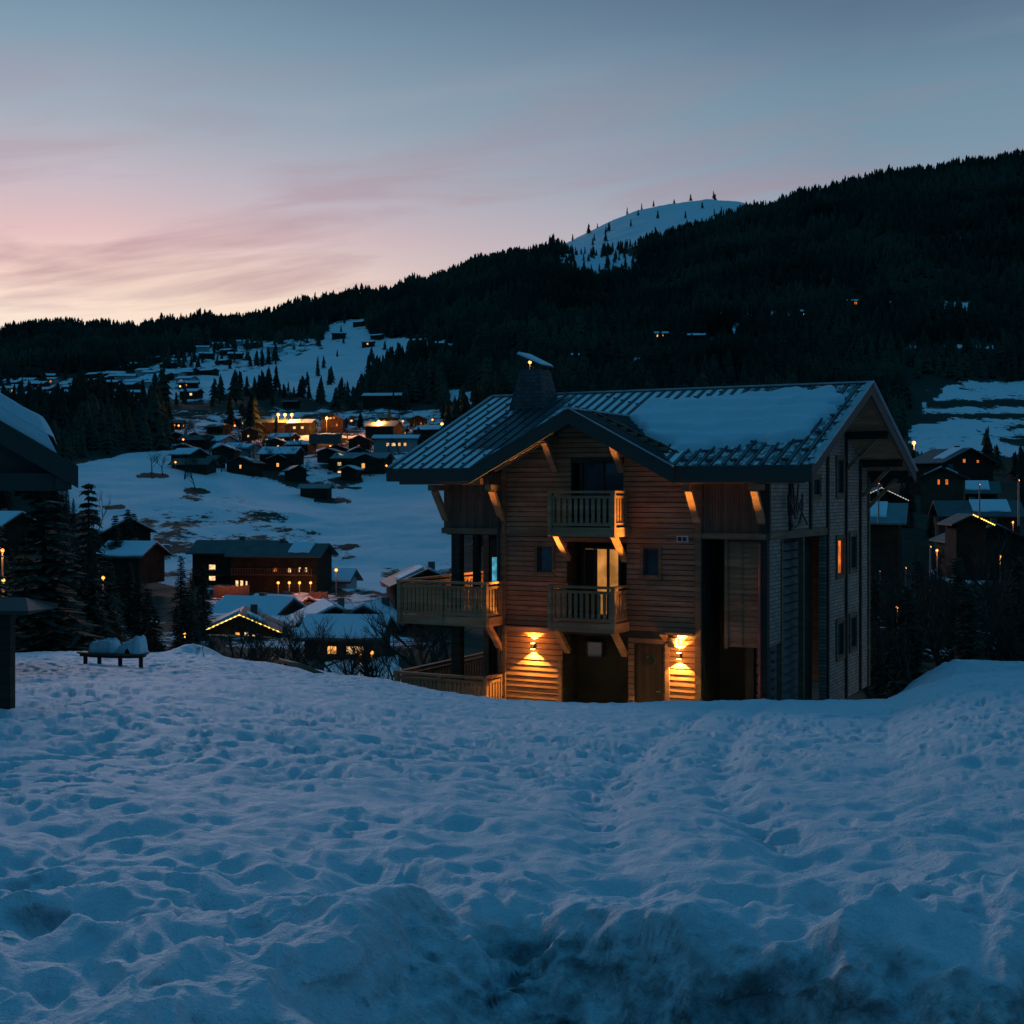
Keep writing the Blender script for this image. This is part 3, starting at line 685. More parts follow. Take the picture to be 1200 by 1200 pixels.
m = MB(); syz(m, XL, XL+.12, [[(.0,.9),(DEP,.9),(DEP,rz(DEP)-.15),(5.9,rz(5.9)-.15),(.0,rz(0)-.15)]]); put(m, 'gable_wall', M['wood'])
# wall ornament on the side gable
m = MB()
yc_, zc_ = 2.5, -.25
m.tube([(.12,yc_+.75*math.cos(t),zc_+.75*math.sin(t)) for t in np.linspace(math.pi*.9,math.pi*2.1,14)], .035, 5)
for t in (-.9,-.3,.35,.95): m.tube([(.12,yc_,zc_-.5),(.12,yc_+.95*math.sin(t),zc_-.5+1.1*math.cos(t))], .032, 5)
m.tube([(.12,yc_-.2,zc_+.25),(.12,yc_+1.3,zc_-.7)], .03, 5)
put(m, 'wall_ornament', M['black'])['label'] = 'dark metal ornament of curved and crossed bars on the side gable'
# ---- roof
S_ = .3884; xl, xr, ye, yr, yb = -11.8, 1.52, -1.0, 5.9, 12.8
zf = lambda x,y: .75+(y+1)*S_; zbk = lambda x,y: 3.43-(y-5.9)*S_
FL, FR, VY = -8.62, -2.35, 3.2            # feet of the cross gable and where its ridge meets the slope
pl = [(xl,ye),(FL,ye),(AX,VY),(FR,ye),(xr,ye),(xr,yr),(xl,yr)]
def sheet(poly, f, th=.14, name='roof', mat=None, parent=CH):
    m = MB(); m.prism(poly, lambda x,y: f(x,y)-th, f); return put(m, name, mat or M['roof'], parent)
roof = MB(); roof.prism([(xl,ye),(FL,ye),(AX,VY),(AX,yr),(xl,yr)], lambda x,y: zf(x,y)-.14, zf); roof.prism([(AX,VY),(FR,ye),(xr,ye),(xr,yr),(AX,yr)], lambda x,y: zf(x,y)-.14, zf)
ROOF = put(roof, 'roof', M['roof']); ROOF['label'] = 'ribbed metal roof dusted with frost'
sheet([(xl,yr),(xr,yr),(xr,yb),(xl,yb)], zbk, name='roof')
CROSS = 2.42; sl = (CROSS-.78)/(AX-FL); sr = (CROSS-.78)/(FR-AX)
zl = lambda x,y: CROSS-(AX-x)*sl; zr2 = lambda x,y: CROSS-(x-AX)*sr
yf2 = -1.32
m = MB(); m.prism([(FL-.02,yf2),(AX,yf2),(AX,VY+.1),(FL-.02,ye+.02)], lambda x,y: zl(x,y)-.12, zl); m.prism([(AX,yf2),(FR+.02,yf2),(FR+.02,ye+.02),(AX,VY+.1)], lambda x,y: zr2(x,y)-.12, zr2)
CR = put(m, 'roof', M['roof']); CR['label'] = 'cross gable roof over the balconies'
# frosted pans between ribs: thin sheets with a per-vertex frost amount
def strips(name, cells, parent):
    V = []; Fq = []; A = []
    for quadgrid, frost in cells:
        n = len(quadgrid); b_ = len(V)
        for (p, q_), fv in zip(quadgrid, frost): V += [p, q_]; A += [fv, fv]
        for i in range(n-1): Fq.append((b_+2*i, b_+2*i+1, b_+2*i+3, b_+2*i+2))
    V = np.array(V); V[:,2] += B0
    return mesh_np(name, V, [np.array(Fq)], M['frost'], parent, attrs={'frost': np.array(A)})
cells = []; ribs = MB(); guards = MB(); pitch = .36; k = 0
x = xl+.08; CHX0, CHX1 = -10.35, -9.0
while x < xr-.05:
    xm = x+pitch/2
    y0 = ye
    if FL < xm < FR: y0 = ye+(VY-ye)*((xm-FL)/(AX-FL) if xm < AX else (FR-xm)/(FR-AX))
    ny = 14; qs = []; fr = []
    for i in range(ny+1):
        y = y0+.02+(yr-.1-y0)*i/ny
        qs.append(((x+.035,y,zf(x,y)+.012),(x+pitch-.12,y,zf(x,y)+.012)))
        f_ = .86
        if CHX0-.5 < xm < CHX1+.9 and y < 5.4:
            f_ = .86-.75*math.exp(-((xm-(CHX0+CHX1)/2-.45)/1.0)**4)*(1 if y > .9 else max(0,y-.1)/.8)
        if xm > -2.2: f_ = .45
        fr.append(f_)
    cells.append((qs, fr))
    ribs.bar((x, y0, zf(x,y0)+.035), (x, yr-.04, zf(x,yr-.04)+.035), .045, .055)
    for gi, gy in enumerate(np.arange(y0+.35+(.7 if k%2 else 0), yr-.3, 1.4)):
        guards.box(x+(.20 if x < -2.5 else .09), x+pitch-.06, gy-.035, gy+.035, zf(x,gy)+.005, zf(x,gy)+(.05 if x < -2.5 else .08))
    x += pitch; k += 1
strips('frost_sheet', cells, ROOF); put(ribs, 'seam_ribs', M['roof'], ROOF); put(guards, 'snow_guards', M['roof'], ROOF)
cells = []; ribs = MB()
y = yf2+.05
while y < VY:
    ym = y+pitch/2; t = max(0, (ym-ye)/(VY-ye)); xf = FL+(AX-FL)*t
    qs = []; fr = []
    for i in range(9):
        xx = xf+(AX-.05-xf)*i/8; qs.append(((xx,y+.035,zl(xx,y)+.012),(xx,y+pitch-.12,zl(xx,y)+.012))); fr.append(.7)
    cells.append((qs, fr)); ribs.bar((xf,y,zl(xf,y)+.035),(AX-.03,y,zl(AX-.03,y)+.035), .045,.055)
    xf = FR-(FR-AX)*t; ribs.bar((xf,y,zr2(xf,y)+.035),(AX+.03,y,zr2(AX+.03,y)+.035), .045,.055)
    y += pitch
strips('frost_sheet', cells, CR); put(ribs, 'seam_ribs', M['roof'], CR)
m = MB(); m.bar((xl,yr,3.47),(xr,yr,3.47),.26,.05); put(m, 'ridge_cap', M['frost_cap'] if 'frost_cap' in M else plain('frosted_ridge',(.5,.54,.58),.6), ROOF)
m = MB(); m.bar((AX,yf2,CROSS+.03),(AX,VY,CROSS+.03),.24,.05); put(m, 'ridge_cap', plain('snowy_ridge',(.6,.64,.68),.6), CR)
# fascias, rake boards, gutter
m = MB(); m.box(xl,FL,ye-.06,ye-.01,.36,.72); put(m, 'fascia', M['fascia'])
m = MB(); m.box(FR,xr,ye-.06,ye-.01,.30,.72); put(m, 'fascia', M['fascia'])
m = MB(); m.box(xl,xr,yb+.01,yb+.06,.36,.72); put(m, 'fascia', M['fascia'])
def rake(x, th=.05, col='fascia'):
    m = MB()
    for (ya, za, yb_, zb_) in ((ye-.06,.75-.02,yr,3.43),(yr,3.43,yb+.06,.73)):
        m.poly([(x,ya,za-.36),(x,yb_,zb_-.36),(x,yb_,zb_+.03),(x,ya,za+.03),(x+th,ya,za-.36),(x+th,yb_,zb_-.36),(x+th,yb_,zb_+.03),(x+th,ya,za+.03)], [(0,3,2,1),(4,5,6,7),(0,1,5,4),(3,7,6,2),(0,4,7,3),(1,2,6,5)])
    return put(m, 'rake_board', M[col])
rake(xr); rake(xl-.05)
m = MB()
for side_ in (0,1):
    m.bar((xr+.03, ye, .80),(xr+.03,yr,3.49),.20,.03) if side_ == 0 else m.bar((xr+.03, yr, 3.49),(xr+.03,yb,.80),.20,.03)
put(m, 'verge_cap', plain('frosted_verge',(.42,.46,.50),.55), ROOF)
m = MB(); m.bar((xl-.02, ye, .80),(xl-.02,yr,3.49),.10,.03); put(m, 'verge_cap', plain('frosted_verge2',(.42,.46,.50),.55), ROOF)
m = MB()
for (xa, za, xb, zb_) in ((FL-.12,.70,AX,CROSS),(AX,CROSS,FR+.12,.70)):
    m.poly([(xa,yf2-.06,za-.42),(xb,yf2-.06,zb_-.42),(xb,yf2-.06,zb_+.02),(xa,yf2-.06,za+.02),(xa,yf2-.01,za-.42),(xb,yf2-.01,zb_-.42),(xb,yf2-.01,zb_+.02),(xa,yf2-.01,za+.02)], [(0,1,2,3),(4,7,6,5),(0,4,5,1),(3,2,6,7),(0,3,7,4),(1,5,6,2)])
put(m, 'barge_board', M['fascia'])
m = MB(); m.bar((AX,yf2-.04,CROSS+.04),(FR+.1,yf2-.04,.76),.12,.02); put(m, 'verge_cap', plain('frosted_verge3',(.35,.40,.44),.55), CR)
# soffit rafters of the cross gable, purlins and braces
for xx, yy in ((-7.9,-.5),):
    m = MB(); m.bar((-8.35,-.45,zl(-8.35,0)-.22),(-6.55,-.45,zl(-6.55,0)-.22),.10,.14); m.bar((-7.7,-.75,zl(-7.7,0)-.24),(-6.7,-.75,zl(-6.7,0)-.24),.10,.12); put(m, 'rafter', M['wood_rail'])
for px_, zt in ((-6.5, zl(-6.5,0)-.24), (-4.35, zr2(-4.35,0)-.24), (AX, CROSS-.26)):
    m = MB(); m.box(px_-.1,px_+.1,-1.2,.02,zt-.12,zt+.08); put(m, 'purlin', M['wood_dark'] if px_ == AX else M['beam'])
    if px_ != AX: brace(px_, zt-.95, zt-.12, .8, w=.18)
for px_ in (-10.3,-8.3,-2.02,-.12):
    brace(px_, -.82, .08, .72, w=.2, h=.13)
    m = MB(); m.box(px_-.1,px_+.1,-.95,.02,.08,.26); put(m, 'bracket', M['beam'])
m = MB(); m.box(-11.5,FL,-.85,-.66,.27,.45); put(m, 'eave_beam', M['beam'])
m = MB(); m.box(FR,1.3,-.85,-.66,.27,.45); put(m, 'eave_beam', M['beam'])
m = MB(); m.prism([(xl+.1,ye+.04),(FL,ye+.04),(FL,.1),(xl+.1,.1)], lambda x,y: zf(x,y)-.19, lambda x,y: zf(x,y)-.15); m.prism([(FR,ye+.04),(xr-.1,ye+.04),(xr-.1,.1),(FR,.1)], lambda x,y: zf(x,y)-.19, lambda x,y: zf(x,y)-.15); put(m, 'soffit', M['wood'])
for yy, zz in ((-.75,.36),(2.6,rz(2.6)-.28),(5.9,3.43-.30),(9.0,rz(9.0)-.28),(11.3,rz(11.3)-.28),(12.3,rz(12.3)-.28)):
    if yy > 0:
        m = MB(); m.box(.0,1.4,yy-.1,yy+.1,zz-.14,zz+.10); put(m, 'purlin', M['wood_dark'])
        m = MB(); m.bar((.03,yy,zz-1.15),(1.0,yy,zz-.14),.12,.12,up=(0,1,0)); put(m, 'brace', M['wood_rail'])
m = MB(); m.prism([(.02,ye+.1),(xr-.02,ye+.1),(xr-.02,yr),(.02,yr)], lambda x,y: zf(x,y)-.19, lambda x,y: zf(x,y)-.15); m.prism([(.02,yr),(xr-.02,yr),(xr-.02,yb-.1),(.02,yb-.1)], lambda x,y: zbk(x,y)-.19, lambda x,y: zbk(x,y)-.15); put(m, 'soffit', M['wood'])
# chimney
m = MB(); x0,x1,y0,y1 = -10.45,-8.95,4.3,5.75
xt0,xt1,yt0,yt1 = -10.05,-9.3,4.55,5.4
m.poly([(x0,y0,2.5),(x1,y0,2.5),(x1,y1,2.5),(x0,y1,2.5),(xt0,yt0,4.22),(xt1,yt0,4.22),(xt1,yt1,4.22),(xt0,yt1,4.22)], [(0,3,2,1),(4,5,6,7),(0,1,5,4),(1,2,6,5),(2,3,7,6),(3,0,4,7)])
ch = put(m, 'chimney', M['slate'])
m = MB()
for a in ((xt0+.1,yt0+.1),(xt1-.1,yt0+.1),(xt0+.1,yt1-.1),(xt1-.1,yt1-.1)): m.box(a[0]-.04,a[0]+.04,a[1]-.04,a[1]+.04,4.22,4.42)
put(m, 'flue_posts', M['black'], ch)
m = MB(); m.poly([(xt0-.1,yt0-.1,4.72),(xt1+.1,yt0-.1,4.32),(xt1+.1,yt1+.1,4.32),(xt0-.1,yt1+.1,4.72),(xt0-.1,yt0-.1,4.77),(xt1+.1,yt0-.1,4.37),(xt1+.1,yt1+.1,4.37),(xt0-.1,yt1+.1,4.77)], [(0,3,2,1),(4,5,6,7),(0,1,5,4),(1,2,6,5),(2,3,7,6),(3,0,4,7)])
cap = put(m, 'chimney_cap', M['slate'], ch)
m = MB(); m.poly([(xt0-.08,yt0-.08,4.768),(xt1+.08,yt0-.08,4.378),(xt1+.08,yt1+.08,4.378),(xt0-.08,yt1+.08,4.768),(xt0-.03,yt0-.03,4.84),(xt1+.03,yt0-.03,4.44),(xt1+.03,yt1+.03,4.44),(xt0-.03,yt1+.03,4.84)], [(0,3,2,1),(4,5,6,7),(0,1,5,4),(1,2,6,5),(2,3,7,6),(3,0,4,7)])
put(m, 'cap_snow', M['snow'], cap)
# snow slab on the roof (its outline worked out on the slope)
CHM = Matrix.Translation((7.08,38,-6.9)) @ Matrix.Rotation(R_(-27.5),4,'Z'); CHI = CHM.inverted()
def on_roof(px, py):
    d = Vector(((px-600)/F, 1, (HZ-py)/F)); o_ = CHI @ Vector((0,0,0)); dd = CHI.to_3x3() @ d
    # z = .75+(y+1)*S_ + B0
    t = (.75+B0+(o_.y+1)*S_-o_.z)/(dd.z-dd.y*S_); p = o_+dd*t; return (p.x, p.y)
SP = [on_roof(*p) for p in [(735,487),(760,476),(800,473),(860,468),(975,462),(983,470),(978,480),(962,494),(948,512),(925,516),(905,519),(880,521),(850,524),(812,529),(785,527),(766,515),(748,503)]]
xs_ = np.arange(min(p[0] for p in SP)-.4, max(p[0] for p in SP)+.4, .07); ys_ = np.arange(min(p[1] for p in SP)-.4, max(p[1] for p in SP)+.4, .07)
GX, GY = np.meshgrid(xs_, ys_)
WX = GX+(fbm(GX*2.0,GY*2.0,4,81)-.5)*.9; WY = GY+(fbm(GX*2.0,GY*2.0,4,82)-.5)*.9
ins = inpoly(WX, WY, SP).astype(float); e = blur(blur(ins, 3, 0), 3, 1)
hgt = np.clip(e*2-.75, -.3, 1); hgt = np.where(hgt>0, np.sqrt(np.clip(hgt,0,1))*.22, hgt*.4)
hgt = hgt*(1+.25*np.sin(GY*6+fbm(GX,GY,2,3)*5)) + (fbm(GX*3,GY*3,3,83)-.5)*.05
GZ = .75+(GY+1)*S_+.01+hgt
keep = (e > .12)
ny, nx = GX.shape; ii = (np.arange(ny-1)[:,None]*nx+np.arange(nx-1)[None,:]); kk = keep[:-1,:-1]|keep[1:,:-1]|keep[:-1,1:]|keep[1:,1:]
i = ii[kk]; f = np.stack([i,i+1,i+nx+1,i+nx],1)
used = np.unique(f); rem = np.full(nx*ny,-1); rem[used] = np.arange(len(used))
V = np.stack([GX.ravel(),GY.ravel(),GZ.ravel()+B0],1)[used]
Vw = np.array([list(CHM @ Vector(v)) for v in V])
so_ = mesh_np('roof_snow', Vw, [rem[f]], M['snow'], smooth=True)
tag(so_, 'wide slab of blue snow lying on the right half of the big chalet roof', 'snow')
# ---- wall lamps
def wall_lamp(x, z):
    m = MB(); m.box(x-.05,x+.05,-.17,-.02,z-.08,z+.08); w = put(m, 'wall_lamp', M['black'])
    m = MB(); m.box(x-.045,x+.045,-.165,-.05,z+.081,z+.092); m.box(x-.045,x+.045,-.165,-.05,z-.092,z-.081); put(m, 'lens', M['bulb'], w)
    for s, zz in ((1, z+.115), (-1, z-.115)):
        l = bpy.data.lights.new('lamp_light', 'SPOT'); l.energy = 300; l.color = (1.0,.46,.085); l.spot_size = R_(108); l.spot_blend = .12; l.shadow_soft_size = .02
        lo = bpy.data.objects.new('lamp_light', l); COL.objects.link(lo); lo.parent = w
        lo.location = (x, -.12, zz+B0); lo.rotation_euler = (R_(180) if s > 0 else 0, 0, 0)
    l = bpy.data.lights.new('lamp_beam', 'SPOT'); l.energy = 5200; l.color = (1.0,.44,.08); l.spot_size = R_(74); l.spot_blend = .5; l.shadow_soft_size = .02
    lo = bpy.data.objects.new('lamp_beam', l); COL.objects.link(lo); lo.parent = w; lo.location = (x, -.165, z+.14+B0); lo.rotation_euler = (R_(180), 0, 0)
    l = bpy.data.lights.new('lamp_spill', 'POINT'); l.energy = 16; l.color = (1.0,.40,.08); l.shadow_soft_size = .05
    lo = bpy.data.objects.new('lamp_spill', l); COL.objects.link(lo); lo.parent = w; lo.location = (x, -.45, z+B0)
    return w
wall_lamp(-7.22, -4.62); wall_lamp(-2.54, -4.66)
m = MB(); m.box(-2.86,-2.62,-.16,0,-4.42,-4.16); lb = put(m, 'letter_box', M['frame'])
m = MB(); m.box(XL-.18,XL-.02,4.0,4.16,-2.55,-2.3); w = put(m, 'wall_lamp', M['unseen_bulb_side'] if 'unseen_bulb_side' in M else emis('unseen_lantern',(1,.5,.12),4))  # unseen lamp added to light the inner face of the left railing
l = bpy.data.lights.new('lamp_light','POINT'); l.energy = 60; l.color = (1,.42,.08); l.shadow_soft_size = .05; lo = bpy.data.objects.new('lamp_light', l); COL.objects.link(lo); lo.parent = w; lo.location = (XL-.35,3.4,-2.5+B0)  # light of the unseen added lamp
# ------------------------------------------------------------------ vegetation templates
def spruce_np(h, r, tiers, pts, seed):
    g = np.random.default_rng(seed); V = []; Fc = []
    for i in range(tiers):
        t = i/tiers; zb = h*(.10+.86*t)*(1+g.uniform(-.02,.02)); rr = r*(1-t)**.85+.05*r; zt = min(h, zb+h*.86/tiers*2.0)
        b_ = len(V); V.append((g.uniform(-.05,.05), g.uniform(-.05,.05), zt)); n = pts*2; ph = g.uniform(0,6)
        for k in range(n):
            a = ph+2*math.pi*k/n; q_ = rr*((1.0 if k%2==0 else .45)*g.uniform(.7,1.15)); V.append((q_*math.cos(a), q_*math.sin(a), zb-(.10*rr if k%2==0 else -.25*rr)*g.uniform(.6,1.4)))
        for k in range(n): Fc.append((b_, b_+1+k, b_+1+(k+1)%n))
    return np.array(V), np.array(Fc)
FARS = [spruce_np(1,.22,6,5,s) for s in range(5)]
def near_spruce(h, r, seed, dens=1.0):
    """drooping branches carrying many small needle sprays"""
    g = random.Random(seed); m = MB(); V = []; Fc = []
    lv = int(h*3.0); 
    for i in range(lv):
        t = (i+.3)/lv; z = h*(.06+.92*t); rr = r*(1-t)**.8*g.uniform(.75,1.15)+.12
        nb = max(5, int((11-5*t)*dens))
        for k in range(nb):
            a = g.uniform(0, 2*math.pi); ln = rr*g.uniform(.65,1.1); dz = -ln*g.uniform(.12,.35)
            ns = max(3, int(ln/.30))
            for j in range(ns):
                u = (j+.5)/ns; cx_, cy_ = ln*u*math.cos(a), ln*u*math.sin(a); cz_ = z+dz*u*u*1.2
                for s_ in (-1,1):
                    aa = a+s_*g.uniform(.5,1.1); L_ = (.46+.30*(1-u))*g.uniform(.7,1.3)*min(1, .4+rr/2); w_ = .15*g.uniform(.7,1.3)
                    ex, ey = math.cos(aa)*L_, math.sin(aa)*L_; nx_, ny_ = -math.sin(aa)*w_, math.cos(aa)*w_
                    dzz = -g.uniform(.02,.22); b_ = len(V)
                    V += [(cx_-nx_,cy_-ny_,cz_),(cx_+nx_,cy_+ny_,cz_+.03),(cx_+ex+nx_*.3,cy_+ey+ny_*.3,cz_+dzz),(cx_+ex-nx_*.3,cy_+ey-ny_*.3,cz_+dzz-.03)]
                    Fc.append((b_,b_+1,b_+2,b_+3))
            b_ = len(V); ex, ey = ln*math.cos(a), ln*math.sin(a)
            V += [(0,0,z-.05),(0,0,z+.05),(ex,ey,z+dz*1.2)]; Fc.append((b_,b_+1,b_+2,b_+2))
    V.append((0,0,h)); m.v = V; m.f = [tuple(dict.fromkeys(f)) for f in Fc]; return m
def bare_tree(h, seed, spread=.5, depth=4, twig=.008):
    g = random.Random(seed); m = MB()
    def grow(p, d, ln, rad, dep):
        pts = [p]; dd = d.copy()
        for i in range(3):
            dd = (dd+Vector((g.uniform(-.18,.18),g.uniform(-.18,.18),g.uniform(-.02,.12)))).normalized(); pts.append(pts[-1]+dd*ln/3)
        m.tube(pts, [rad, rad*.85, rad*.7, rad*.5], 4 if dep else 6)
        if dep >= depth: return
        for k in range(g.choice((2,3,3,4))):
            q_ = pts[g.choice((1,2,3,3))]; a = g.uniform(0,6.28); nd = (dd+Vector((math.cos(a),math.sin(a),g.uniform(-.1,.5)))*spread*g.uniform(.7,1.5)).normalized()
            grow(q_, nd, ln*g.uniform(.55,.8), rad*.55, dep+1)
    grow(Vector((0,0,0)), Vector((0,0,1)), h*.38, h*.02+twig, 0); return m
def make_tree(kind, seed, h, r=2.0):
    if kind == 'spruce_tree':
        t = empty('spruce_tree')
        m = MB(); m.tube([(0,0,-1.5),(0,0,h*.5),(0,0,h*.97)], [h*.017,h*.011,.02], 6); m.build('trunk', M['bark'], t)
        near_spruce(h, r, seed).build('crown', M['needles'], t)
    else:
        t = empty('bare_tree'); bare_tree(h, seed, .55, 5 if h > 5 else 4).build('branches', M['twigs'], t)
    return t
PROTO = {'spruce_tree': [], 'bare_tree': []}
for i in range(4): PROTO['spruce_tree'].append([make_tree('spruce_tree', 100+i, 11, 1.75+.2*i), 11, False])
for i in range(4): PROTO['bare_tree'].append([make_tree('bare_tree', 200+i, 7), 7, False])
def plant(kind, px, Y, h, label, group, z=None, wide=1.0, rr=random.Random(3)):
    p = rr.choice(PROTO[kind]); 
    if p[2]: t = copy_tree(p[0])
    else: t = p[0]; p[2] = True
    s = h/p[1]
    if z is None: z = float(hill_z(np.array([float(px)]), np.array([float(Y)]))[0]) if Y > 52 else gz(seen(px, Y), Y)
    t.location = (seen(px, Y), Y, z-.1*s); t.scale = (s*wide*rr.uniform(.9,1.1), s*wide*rr.uniform(.9,1.1), s); t.rotation_euler = (0,0,rr.uniform(0,6.28))
    tag(t, label, 'tree' , group); return t
rt = random.Random(11)
nsp = 0
def top_plant(kind, px, Y, ytop, label, group, wide=1.0):
    z = float(hill_z(np.array([float(px)]), np.array([float(Y)]))[0]); h = (HZ-ytop)/F*Y - z
    if h < 2.0: return None
    return plant(kind, px, Y, min(h, 17), label, group, z=z, wide=wide)
# named trees on the left
top_plant('spruce_tree', 52, 50.5, 568, 'broad dark spruce with spreading branches just behind the roofed post on the left', None, 1.45)
top_plant('spruce_tree', 104, 95, 555, 'tall slim dark spruce right of the broad spruce on the left', None, .8)
top_plant('bare_tree', 122, 92, 556, 'tall thin bare tree beside the slim spruce on the left', None, .7)
for px, y, hh, nm in ((178,556,30,'left one of two bare round trees standing together in the snowy meadow'),(191,557,28,'right one of two bare round trees standing together in the snowy meadow'),(229,574,30,'single bare tree alone in the meadow below the two others')):
    Yd, z = find(px, y, 240, 420); plant('bare_tree', px, Yd, hh/F*Yd, nm, None, z=z, wide=1.25)
t = plant('bare_tree', 239, 36.5, .62, 'tiny leafless sapling poking out of the snow near the slatted bench', None)
t = plant('bare_tree', 231, 39.5, .35, 'small leafless twig in the snow behind the tiny sapling', None)
G1 = 'dark spruces in the wood left of the lodge'
for i in range(46):
    px = rt.uniform(-70, 245); Y = rt.uniform(62, 150); lim = np.interp(px, [-70,60,100,150,200,245],[590,600,640,655,672,700])
    if top_plant('spruce_tree', px, Y, lim+rt.uniform(0,70), 'dark spruce in the wood on the left behind the snow field', G1, rt.uniform(1.0,1.4)): nsp += 1
for px, yt, Y in ((150,585,200),(157,590,205),(212,640,150),(238,650,140),(225,668,120),(135,592,190)):
    top_plant('spruce_tree', px, Y, yt+8, 'dark spruce in the wood on the left behind the snow field', G1, 1.0); nsp += 1
G2 = 'bare trees and shrubs around the lower village'
for i in range(95):
    px = rt.uniform(235, 530); Y = rt.uniform(72, 175)
    top_plant('bare_tree', px, Y, rt.uniform(705, 762) if px < 480 else rt.uniform(690,760), 'leafless tree among the dark roofs of the lower village', G2, rt.uniform(1.0,1.5))
G3 = 'bare trees below the houses on the right'
for i in range(80):
    px = rt.uniform(1018, 1290); Y = rt.uniform(70, 175)
    top_plant('bare_tree', px, Y, rt.uniform(615, 760), 'leafless tree on the dark slope right of the big chalet', G3, rt.uniform(1.0,1.5))
G4 = 'dark spruces right of the big chalet'
for i in range(34):
    px = rt.uniform(1020, 1300); Y = rt.uniform(66, 170)
    if top_plant('spruce_tree', px, Y, rt.uniform(635, 745), 'dark spruce on the slope right of the big chalet', G4, rt.uniform(1,1.3)): nsp += 1
G5 = 'bare trees and bushes between the houses of the middle village'
for i in range(110):
    px = rt.uniform(205, 540); yy = rt.uniform(498, 562); Yd, z = find(px, yy, 250, 600)
    plant('bare_tree', px, Yd, rt.uniform(4.5, 8), 'leafless tree between the houses of the middle village', G5, z=z, wide=rt.uniform(1.1,1.7))
# random forest: nearest become trees of their own, the rest one wood
NF = 60000
g = np.random.default_rng(5)
px = g.uniform(-700, 1750, NF); Yr = np.sqrt(g.uniform(260**2, 1640**2, NF)); yv = HZ-hill_z(px, Yr)/Yr*F; mk = snowmask(px, yv, Yr)
dens = np.where(mk > .75, .012, np.where(mk > .45, .10, 1.0))
vill = (px > 190) & (px < 560) & (yv > 474) & (yv < 585)
vill2 = (px > -60) & (px < 245) & (yv > 437) & (yv < 482)
vill3 = (px > 1020) & (yv > 520)
clr = (px > 205) & (px < 450) & (yv > 462) & (yv < 500)
terr = (px > 1062) & (px < 1600) & (yv > 446) & (yv < 552)
dens = np.where(vill, dens*.22, dens); dens = np.where(vill2, dens*.30, dens); dens = np.where(vill3, dens*.25, dens); dens = np.where(terr, 0, dens); dens = np.where(clr, dens*.4, dens); dens = np.where((px>150)&(px<300)&(yv>432)&(yv<482), dens*.3, dens)
dens = np.where((px>100)&(px<560)&(yv>530)&(yv<680), np.where((px<240), dens*.1, 0), dens)
dens = dens*np.where(fbm(seen(px,Yr)*.012, Yr*.012, 3, 33) > .36, 1, .75)
gully = (px > 655)&(px < 748)&(yv > 284)&(yv < 326); dens = np.where(gully, .12, dens)
keep = g.uniform(0,1,NF) < dens
px, Yr = px[keep], Yr[keep]; order = np.argsort(Yr); px, Yr = px[order], Yr[order]
ht = g.uniform(7, 15, len(px)); ht = ht*(.55+.95*fbm(seen(px,Yr)*.02, Yr*.02, 3, 44)); ht = np.where(Yr < 450, ht*.75, ht)
inframe = (px > -20) & (px < 1220) & ~((px > 470) & (px < 1015) & (HZ-hill_z(px, Yr)/Yr*F - ht/Yr*F > 560))
idx = np.where(inframe)[0][:max(0, 292-nsp)]
zone = lambda p, Y: ('dark spruce among the lit houses of the middle village', 'spruces in the middle village') if p < 600 else ('dark spruce at the foot of the forest slope behind the big chalet', 'spruces at the foot of the forest')
for i in idx:
    lb_, gr_ = zone(px[i], Yr[i]); plant('spruce_tree', float(px[i]), float(Yr[i]), float(ht[i]), lb_, gr_)
rest = np.ones(len(px), bool); rest[idx] = False
P, Q, Hh = px[rest], Yr[rest], ht[rest]
# trees on the bare top and along the skyline
sp = [(700,2050),(735,2050),(752,2080),(790,2090),(838,2090),(848,2100),(690,2000),(671,1990),(655,1980)]
for a in range(16): sp.append((g.uniform(680, 880), g.uniform(1700, 2080)))
P = np.concatenate([P, [a for a,_ in sp], g.uniform(-100, 640, 500), g.uniform(860,1300,400)]); Q = np.concatenate([Q, [b_ for _,b_ in sp], g.uniform(1440,1530,900)]); Hh = np.concatenate([Hh, g.uniform(9,15,len(sp)), g.uniform(7,17,900)])
Hh = Hh*(.6+.8*fbm(P*.05, Q*.01, 3, 45)); Zt = hill_z(P, Q)-.5; Xt = seen(P, Q); var = g.integers(0, 5, len(P)); ang = g.uniform(0, 6.28, len(P))
VV = []; FF = []; off = 0
for v in range(5):
    s = var == v; TV, TF = FARS[v]; n = s.sum()
    c, sn_ = np.cos(ang[s])[:,None], np.sin(ang[s])[:,None]; wd = (Hh[s]*np.random.default_rng(v).uniform(.7,1.6,n))[:,None]
    x = (TV[None,:,0]*c-TV[None,:,1]*sn_)*wd+Xt[s][:,None]; y = (TV[None,:,0]*sn_+TV[None,:,1]*c)*wd+Q[s][:,None]; z = TV[None,:,2]*Hh[s][:,None]+Zt[s][:,None]
    VV.append(np.stack([x,y,z],2).reshape(-1,3)); FF.append((TF[None]+(np.arange(n)*len(TV))[:,None,None]).reshape(-1,3)+off); off += n*len(TV)
o = mesh_np('conifer_forest', np.concatenate(VV), [np.concatenate(FF)], M['needles']); tag(o, 'dark conifer forest covering the valley side up to the skyline', 'forest', kind='stuff')
print('forest trees', len(P), 'individual', len(idx)+nsp)
